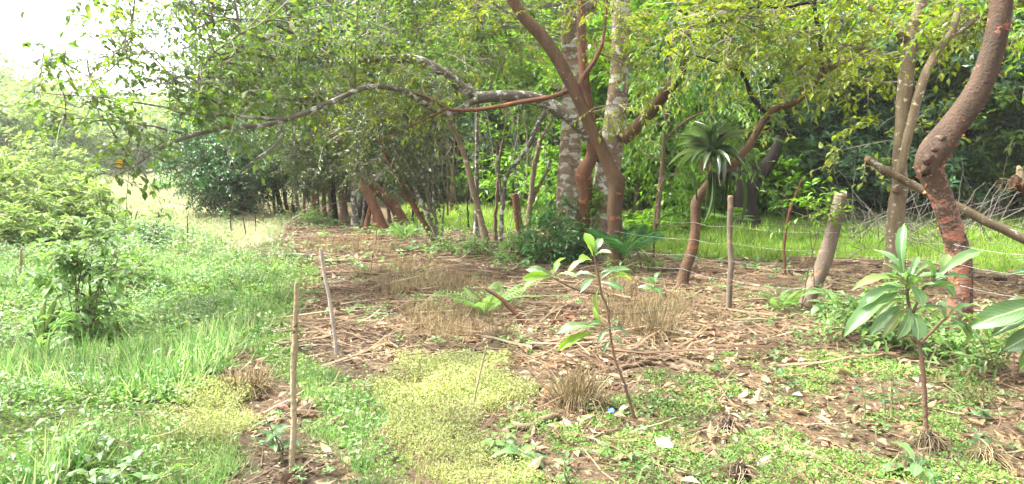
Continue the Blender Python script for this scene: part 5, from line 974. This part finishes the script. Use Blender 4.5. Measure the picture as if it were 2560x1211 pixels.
# @@COVER
def blades(x, y, h, w, lean=.5, T=None):
    n = len(x); a = R.random(n) * 6.28; d = np.stack([np.cos(a) * lean * R.random(n), np.sin(a) * lean * R.random(n), np.ones(n)], 1); nn = np.stack([np.cos(a), np.sin(a), np.full(n, .2)], 1) + R.normal(size=(n, 3)) * .3
    return stamp(T or T_blade(), at_ground(x, y, -.01), d, nn, w, h)
def tufts(x, y, k, s):
    return np.repeat(x, k) + R.normal(size=len(x) * k) * np.repeat(np.broadcast_to(s, x.shape), k), np.repeat(y, k) + R.normal(size=len(x) * k) * np.repeat(np.broadcast_to(s, x.shape), k)
def clump(x, y, f, s, th): return vnoise(x * f, y * f, s) > th
# short bright grass
mb = MB()
for band, dens, hh, ww, k in (((3, 6), 620, .08, .0055, 11), ((6, 12), 260, .09, .008, 9), ((12, 26), 40, .12, .018, 8)):
    x, y = scatter(band, dens); m = zone('short', x, y) & (vnoise(x * 3, y * 3, 21) > .28); x, y = tufts(x[m], y[m], k, .03); mb.add(*blades(x, y, hh * (.3 + 1.2 * R.random(len(x))) * (.5 + vnoise(x * 2.2, y * 2.2, 23)), ww, 1.7))
o = mb.build('short_grass', M_GRASS, kind='stuff'); o['label'] = 'short bright grass running between the weeds and the litter'
# lush: long blades + broadleaf weeds
mb = MB()
for band, dens, hh, ww, k in (((3.2, 7), 120, .30, .014, 13), ((7, 14), 34, .25, .017, 10), ((14, 28), 8, .28, .033, 8)):
    x, y = scatter(band, dens); m = zone('lush', x, y) & (vnoise(x * .9, y * .9, 31) > .50); x, y = tufts(x[m], y[m], k, .07); mb.add(*blades(x, y, hh * (.4 + .8 * R.random(len(x))), ww, 1.9))
o = mb.build('long_grass', M_GRASS, kind='stuff'); o['label'] = 'long lush blades of grass among the weeds'
mb = MB(); st = []
for band, dens, hh, ll, k in (((3.2, 7), 150, .16, .05, 9), ((7, 14), 75, .23, .07, 9), ((14, 30), 20, .32, .12, 9)):
    x, y = scatter(band, dens); m = (zone('lush', x, y) | (zone('short', x, y) & (R.random(len(x)) < .12)) | (zone('field', x, y) & (R.random(len(x)) < .15) & (y < 22))) & (vnoise(x * 1.1, y * 1.1, 33) + .25 * R.random(len(x)) > .36); x, y = x[m], y[m]
    g = at_ground(x, y); n = len(x); H_ = hh * (.35 + 1.0 * R.random(n)) * (.5 + vnoise(x * .7, y * .7, 36)); tip = g + np.stack([R.normal(size=n) * .05, R.normal(size=n) * .05, H_], 1); f = .25 + .8 * np.linspace(0, 1, k)[None] * np.ones((n, 1)); p = g[:, None] + (tip - g)[:, None] * f[..., None]
    a = np.arange(k)[None] * 2.4 + R.random((n, 1)) * 6.28; d = np.stack([np.cos(a), np.sin(a), .25 + R.normal(size=a.shape) * .3], -1) + 0; p = p + d * .012
    L = ll * (.6 + .7 * R.random((n, k))) * (1.15 - .4 * f); nn = np.array([0, 0, 1.]) + R.normal(size=(n, k, 3)) * .35; mb.add(*stamp(T_leaf4(.42), p.reshape(-1, 3), d.reshape(-1, 3), nn.reshape(-1, 3), (L * .5).ravel(), L.ravel())); st.append(np.stack([g, (g + tip) / 2, tip], 1))
xs_, ys_ = scatter((3.4, 9), 5.0); m = zone('lush', xs_, ys_) & (vnoise(xs_ * .8, ys_ * .8, 91) > .45); xs_, ys_ = xs_[m], ys_[m]
for x, y in zip(xs_, ys_):
    k = 16; g = at_ground(np.array([x]), np.array([y]))[0]; h = .18 + .22 * R.random(); f = np.linspace(.25, 1, k); p = g + np.stack([.04 * R.normal(size=k), .04 * R.normal(size=k), h * f], 1); an_ = np.arange(k) * 2.4 + R.random() * 6; d = np.stack([np.cos(an_), np.sin(an_), .2 + R.normal(size=k) * .3], 1); l = (.11 - .05 * f) * (.7 + .5 * R.random(k)); mb.add(*stamp(T_leaf6(), p, d, np.array([0, 0, 1.]) + R.normal(size=(k, 3)) * .3, l * .42, l))
o = mb.build('ground_weeds', M_WEED, kind='stuff'); o['label'] = 'broad leaved weeds covering the left of the ground'
MB().add(*thin(np.concatenate(st), .003, .0015)).build('weed_stems', M_STEM, o, (0, 0, 0), kind='stuff')
# field and clearing grass
mb = MB()
for band, dens, hh, ww, k in (((10, 24), 28, .22, .022, 9), ((24, 50), 8, .24, .05, 8), ((50, 95), 1.6, .3, .12, 8)):
    x, y = scatter(band, dens); m = zone('field', x, y) | ((y > 22) & (x / y < -.28) & (x / y > -.6)); x, y = tufts(x[m], y[m], k, .12); mb.add(*blades(x, y, hh * (.4 + .8 * R.random(len(x))), ww, .9))
o = mb.build('field_grass', M_FIELD, kind='stuff'); o['label'] = 'pale yellowish grass of the open field'
mb = MB()
for band, dens, hh, ww, k in (((9, 16), 75, .20, .016, 10), ((16, 30), 34, .26, .03, 9)):
    x, y = scatter(band, dens); m = (zone('clear', x, y) | ((y > 21) & (y < 25) & (x > 2.5))) & (vnoise(x * 1.4, y * 1.4, 41) + .3 * R.random(len(x)) > .22); x, y = tufts(x[m], y[m], k, .08); mb.add(*blades(x, y, hh * (.3 + .9 * R.random(len(x))) * (.35 + 1.2 * vnoise(x * .9, y * .9, 43)), ww, 1.5))
x, y = scatter((20, 30), 10); m = zone('clear', x, y) | ((x / y > -.16) & (x / y < .1)); x, y = tufts(x[m], y[m], 8, .1); mb.add(*blades(x, y, (.12 + .16 * R.random(len(x))), .03, 1.3))
o = mb.build('clearing_grass', M_CLEAR, kind='stuff'); o['label'] = 'sunlit yellow green grass of the clearing behind the wire fence'
# mats
def mat_cover(name, label, zn, mat, dens, hh, ll, thr, seed, T):
    mb = MB()
    for band, dn, s in (((3, 4.6), dens, 1), ((4.6, 7), dens * .55, 1.35), ((7, 13), dens * .16, 2.2)):
        x, y = scatter(band, dn); m = zone(zn, x, y); x, y = x[m], y[m]; nzv = vnoise(x * 2.6, y * 2.6, seed) * .65 + vnoise(x * 8, y * 8, seed + 1) * .35; m = nzv + .12 * R.random(len(x)) > thr; x, y, nzv = x[m], y[m], nzv[m]; n = len(x)
        h = hh * s * R.random(n) * np.clip((nzv - thr + .15) * 4, .2, 1.2); a = R.random(n) * 6.28; d = np.stack([np.cos(a), np.sin(a), R.normal(size=n) * .6 + .35], 1); l = ll * s * (.6 + .8 * R.random(n)); mb.add(*stamp(T, at_ground(x, y, 0) + np.stack([0 * h, 0 * h, h + .004], 1), d, np.array([0, 0, 1.]) + R.normal(size=(n, 3)) * .45, l * .55, l))
    o = mb.build(name, mat, kind='stuff'); o['label'] = label
mat_cover('yellow_ground_cover', 'yellowish low creeping mat in the middle foreground', 'yellow', M_MOSSY, 17000, .07, .014, .34, 51, T_leaf2())
mat_cover('grass_mat', 'low clover like mat between the weeds and blades', 'lush', M_COVER, 2200, .06, .030, .20, 55, T_leaf2())
mat_cover('grass_mat', 'low leafy mat under the short bright grass', 'short', M_COVER, 2600, .04, .022, .25, 57, T_leaf2())
mat_cover('green_ground_cover', 'small leaved green creeping mat at the lower right', 'cover', M_COVER, 8500, .04, .018, .555, 61, T_leaf2())
mb = MB(); x, y = scatter((3, 9), 900); m = zone('yellow', x, y) & (vnoise(x * 3.3, y * 3.3, 95) > .38); x, y = x[m], y[m]; x, y = tufts(x, y, 3, .02); mb.add(*blades(x, y, .03 + .08 * R.random(len(x)), .0045, 1.8))
x, y = scatter((3, 9), 26); m = zone('yellow', x, y) & (vnoise(x * 1.3, y * 1.3, 96) > .5); x, y = tufts(x[m], y[m], 10, .03); mb.add(*blades(x, y, .06 + .09 * R.random(len(x)), .006, 1.4))
o = mb.build('wispy_grass', M_MOSSY, kind='stuff'); o['label'] = 'fine pale wisps of grass in the yellow creeping mat'
# litter
def on_litter(x, y): return ~(zone('lush', x, y) | zone('clear', x, y) | zone('field', x, y)) & (y < 24) & ~(zone('short', x, y) & (R.random(len(x)) < .92)) & ~(zone('yellow', x, y) & (R.random(len(x)) < .8)) & ~(zone('cover', x, y) & (R.random(len(x)) < .12)) & ~((proj(x, y, 0)[0] < 700) & (y > 14))
TL = T_leaf6()
pos, dd, nn, ll = [], [], [], []
for band, dn, s in (((3, 6), 95, 1), ((6, 10), 75, 1), ((10, 20), 30, 1.25)):
    x, y = scatter(band, dn); m = on_litter(x, y); m &= ~(zone('soil', x, y) & (R.random(len(x)) < .6)); x, y = x[m], y[m]; n = len(x); a = R.random(n) * 6.28
    pos.append(at_ground(x, y, .008) + np.stack([0 * x, 0 * x, .03 * R.random(n)], 1)); dd.append(np.stack([np.cos(a), np.sin(a), R.normal(size=n) * .22], 1)); nn.append(np.array([0, 0, 1.]) * np.where(R.random(n) < .5, 1, -1)[:, None] + R.normal(size=(n, 3)) * .35); ll.append(s * (.05 + .085 * R.random(n)))
pos, dd, nn, ll = map(np.concatenate, (pos, dd, nn, ll)); keep = np.ones(len(ll), bool); u, v = proj(pos[:, 0], pos[:, 1], pos[:, 2]); sc = np.where((u > 10) & (u < 2550) & (v < 1200), ll / pos[:, 1], 0); ix = np.argsort(-sc)[:260]; keep[ix] = False
me = MB().add(*TL).mesh('dead_leaf', M_DEADLEAF)
for i in ix: inst('dead_leaf', me, GROUND, frame_matrix(pos[i], dd[i], nn[i], ll[i] * .42, ll[i]))
mb = MB().add(*stamp(TL, pos[keep], dd[keep], nn[keep], ll[keep] * .42, ll[keep]))
for band, dn, s in (((3, 6), 420, 1), ((6, 10), 300, 1.3), ((10, 20), 70, 2.2)):
    x, y = scatter(band, dn); m = on_litter(x, y) & (R.random(len(x)) < .9); x, y = x[m], y[m]; n = len(x); a = R.random(n) * 6.28; l = s * (.015 + .035 * R.random(n)); mb.add(*stamp(T_leaf2(), at_ground(x, y, .006) + np.stack([0 * x, 0 * x, .02 * R.random(n)], 1), np.stack([np.cos(a), np.sin(a), R.normal(size=n) * .2], 1), np.array([0, 0, 1.]) + R.normal(size=(n, 3)) * .3, l * .5, l))
o = mb.build('leaf_litter', M_DEADLEAF, kind='stuff'); o['label'] = 'scattered brown dead leaves and fragments on the soil'
def ground_sticks(band, dn, L, r, cond=None, flat=.06, bias=None):
    x, y = scatter(band, dn); m = on_litter(x, y) if cond is None else cond(x, y); x, y = x[m], y[m]; n = len(x); a = R.random(n) * 3.14 if bias is None else bias + R.normal(size=n) * .5; l = L * (.3 + R.random(n)); d = np.stack([np.cos(a), np.sin(a), np.zeros(n)], 1) * l[:, None] / 2; t = np.linspace(-1, 1, 4)[None, :, None]; q = at_ground(x, y, .012)[:, None] + d[:, None] * t + R.normal(size=(n, 4, 3)) * l[:, None, None] * np.array([.04, .04, 0]); q[..., 2] = Hgt(q[..., 0], q[..., 1]) + .008 + flat * np.abs(R.normal(size=(n, 1))) * .6 + flat * R.normal(size=(n, 1)) * t[..., 0] * .6; q[..., 2] = np.maximum(q[..., 2], Hgt(q[..., 0], q[..., 1]) + .003); return thin(q, r, r * .6)
mb = MB().add(*ground_sticks((3, 6), 42, .32, .0045)).add(*ground_sticks((6, 10), 42, .5, .007)).add(*ground_sticks((10, 20), 14, .8, .013)).add(*ground_sticks((6, 13), 9, 1.0, .014))
o = mb.build('twig_litter', M_TWIG, kind='stuff'); o['label'] = 'dead twigs strewn over the brown litter'
mb = MB().add(*ground_sticks((3, 6), 80, .22, .0018, flat=.05)).add(*ground_sticks((6, 11), 85, .30, .0027, flat=.06)).add(*ground_sticks((11, 20), 18, .4, .006))
mb.add(*ground_sticks((3.2, 9), 26, .30, .0022, cond=lambda x, y: zone('lush', x, y) | zone('short', x, y), flat=.12)).add(*ground_sticks((9, 20), 7, .5, .005, cond=lambda x, y: zone('lush', x, y) | zone('short', x, y), flat=.16))
o = mb.build('straw_litter', M_STRAW, kind='stuff'); o['label'] = 'loose dry straw lying on the brown litter'
# standing dry stubble
mb = MB()
for band, dn, k in (((6, 9), 62, 22), ((9, 16), 44, 16), ((16, 22), 12, 12)):
    x, y = scatter(band, dn); m = zone('stubble', x, y) & (vnoise(x * 1.6, y * 1.6, 71) + .2 * R.random(len(x)) > .42); x, y = tufts(x[m], y[m], k, .06); n = len(x); mb.add(*blades(x, y, (.08 + .20 * R.random(n) * (.5 + vnoise(x * 2, y * 2, 73))), .006 if band[0] < 9 else .009, 1.8))
o = mb.build('dry_stubble', M_STRAW, kind='stuff'); o['label'] = 'standing pinkish dry grass stubble in the middle of the litter'
# little green weeds dotted through the litter
mb = MB()
for band, dn, ll in (((3, 6), 26, .035), ((6, 11), 16, .055), ((11, 20), 6, .10)):
    x, y = scatter(band, dn); m = on_litter(x, y) & (vnoise(x * 1.2, y * 1.2, 81) > .5); x, y = x[m], y[m]; n = len(x); k = 7; a = np.arange(k)[None] * 2.4 + R.random((n, 1)) * 6; d = np.stack([np.cos(a), np.sin(a), .4 + R.normal(size=a.shape) * .3], -1); p = at_ground(x, y)[:, None] + np.array([0, 0, 1.]) * (.02 + ll * 1.1 * R.random((n, k)))[..., None] + d * .01; l = ll * (.6 + .8 * R.random((n, k))); mb.add(*stamp(T_leaf4(.42), p.reshape(-1, 3), d.reshape(-1, 3), (np.array([0, 0, 1.]) + R.normal(size=(n, k, 3)) * .3).reshape(-1, 3), (l * .5).ravel(), l.ravel()))
o = mb.build('small_weeds', M_WEED, kind='stuff'); o['label'] = 'tiny green weeds sprouting through the litter'
# ------------------------------------------------------------------ air
if HAZE > 0:
    m, nd, lk, out = mat_new('haze_air'); pv = nd.new('ShaderNodeVolumePrincipled'); pv.inputs['Color'].default_value = (.97, .98, 1, 1); pv.inputs['Density'].default_value = HAZE; pv.inputs['Anisotropy'].default_value = .3; lk.new(pv.outputs[0], out.inputs['Volume'])
    V = np.array([[sx * 330, y, z] for z in (-4, 36) for (sx, y) in ((-1, -30), (1, -30), (1, 480), (-1, 480))], float); F = np.array([[0, 3, 2, 1], [4, 5, 6, 7], [0, 1, 5, 4], [1, 2, 6, 5], [2, 3, 7, 6], [3, 0, 4, 7]])
    o = MB().add(V, F).build('haze', m, kind='stuff'); o['label'] = 'thin bright haze in the air'
print('TRIS', sum(sum(len(p.vertices) - 2 for p in []) + len(me.loops) - 2 * len(me.polygons) for me in bpy.data.meshes), 'OBJ', len(bpy.data.objects))
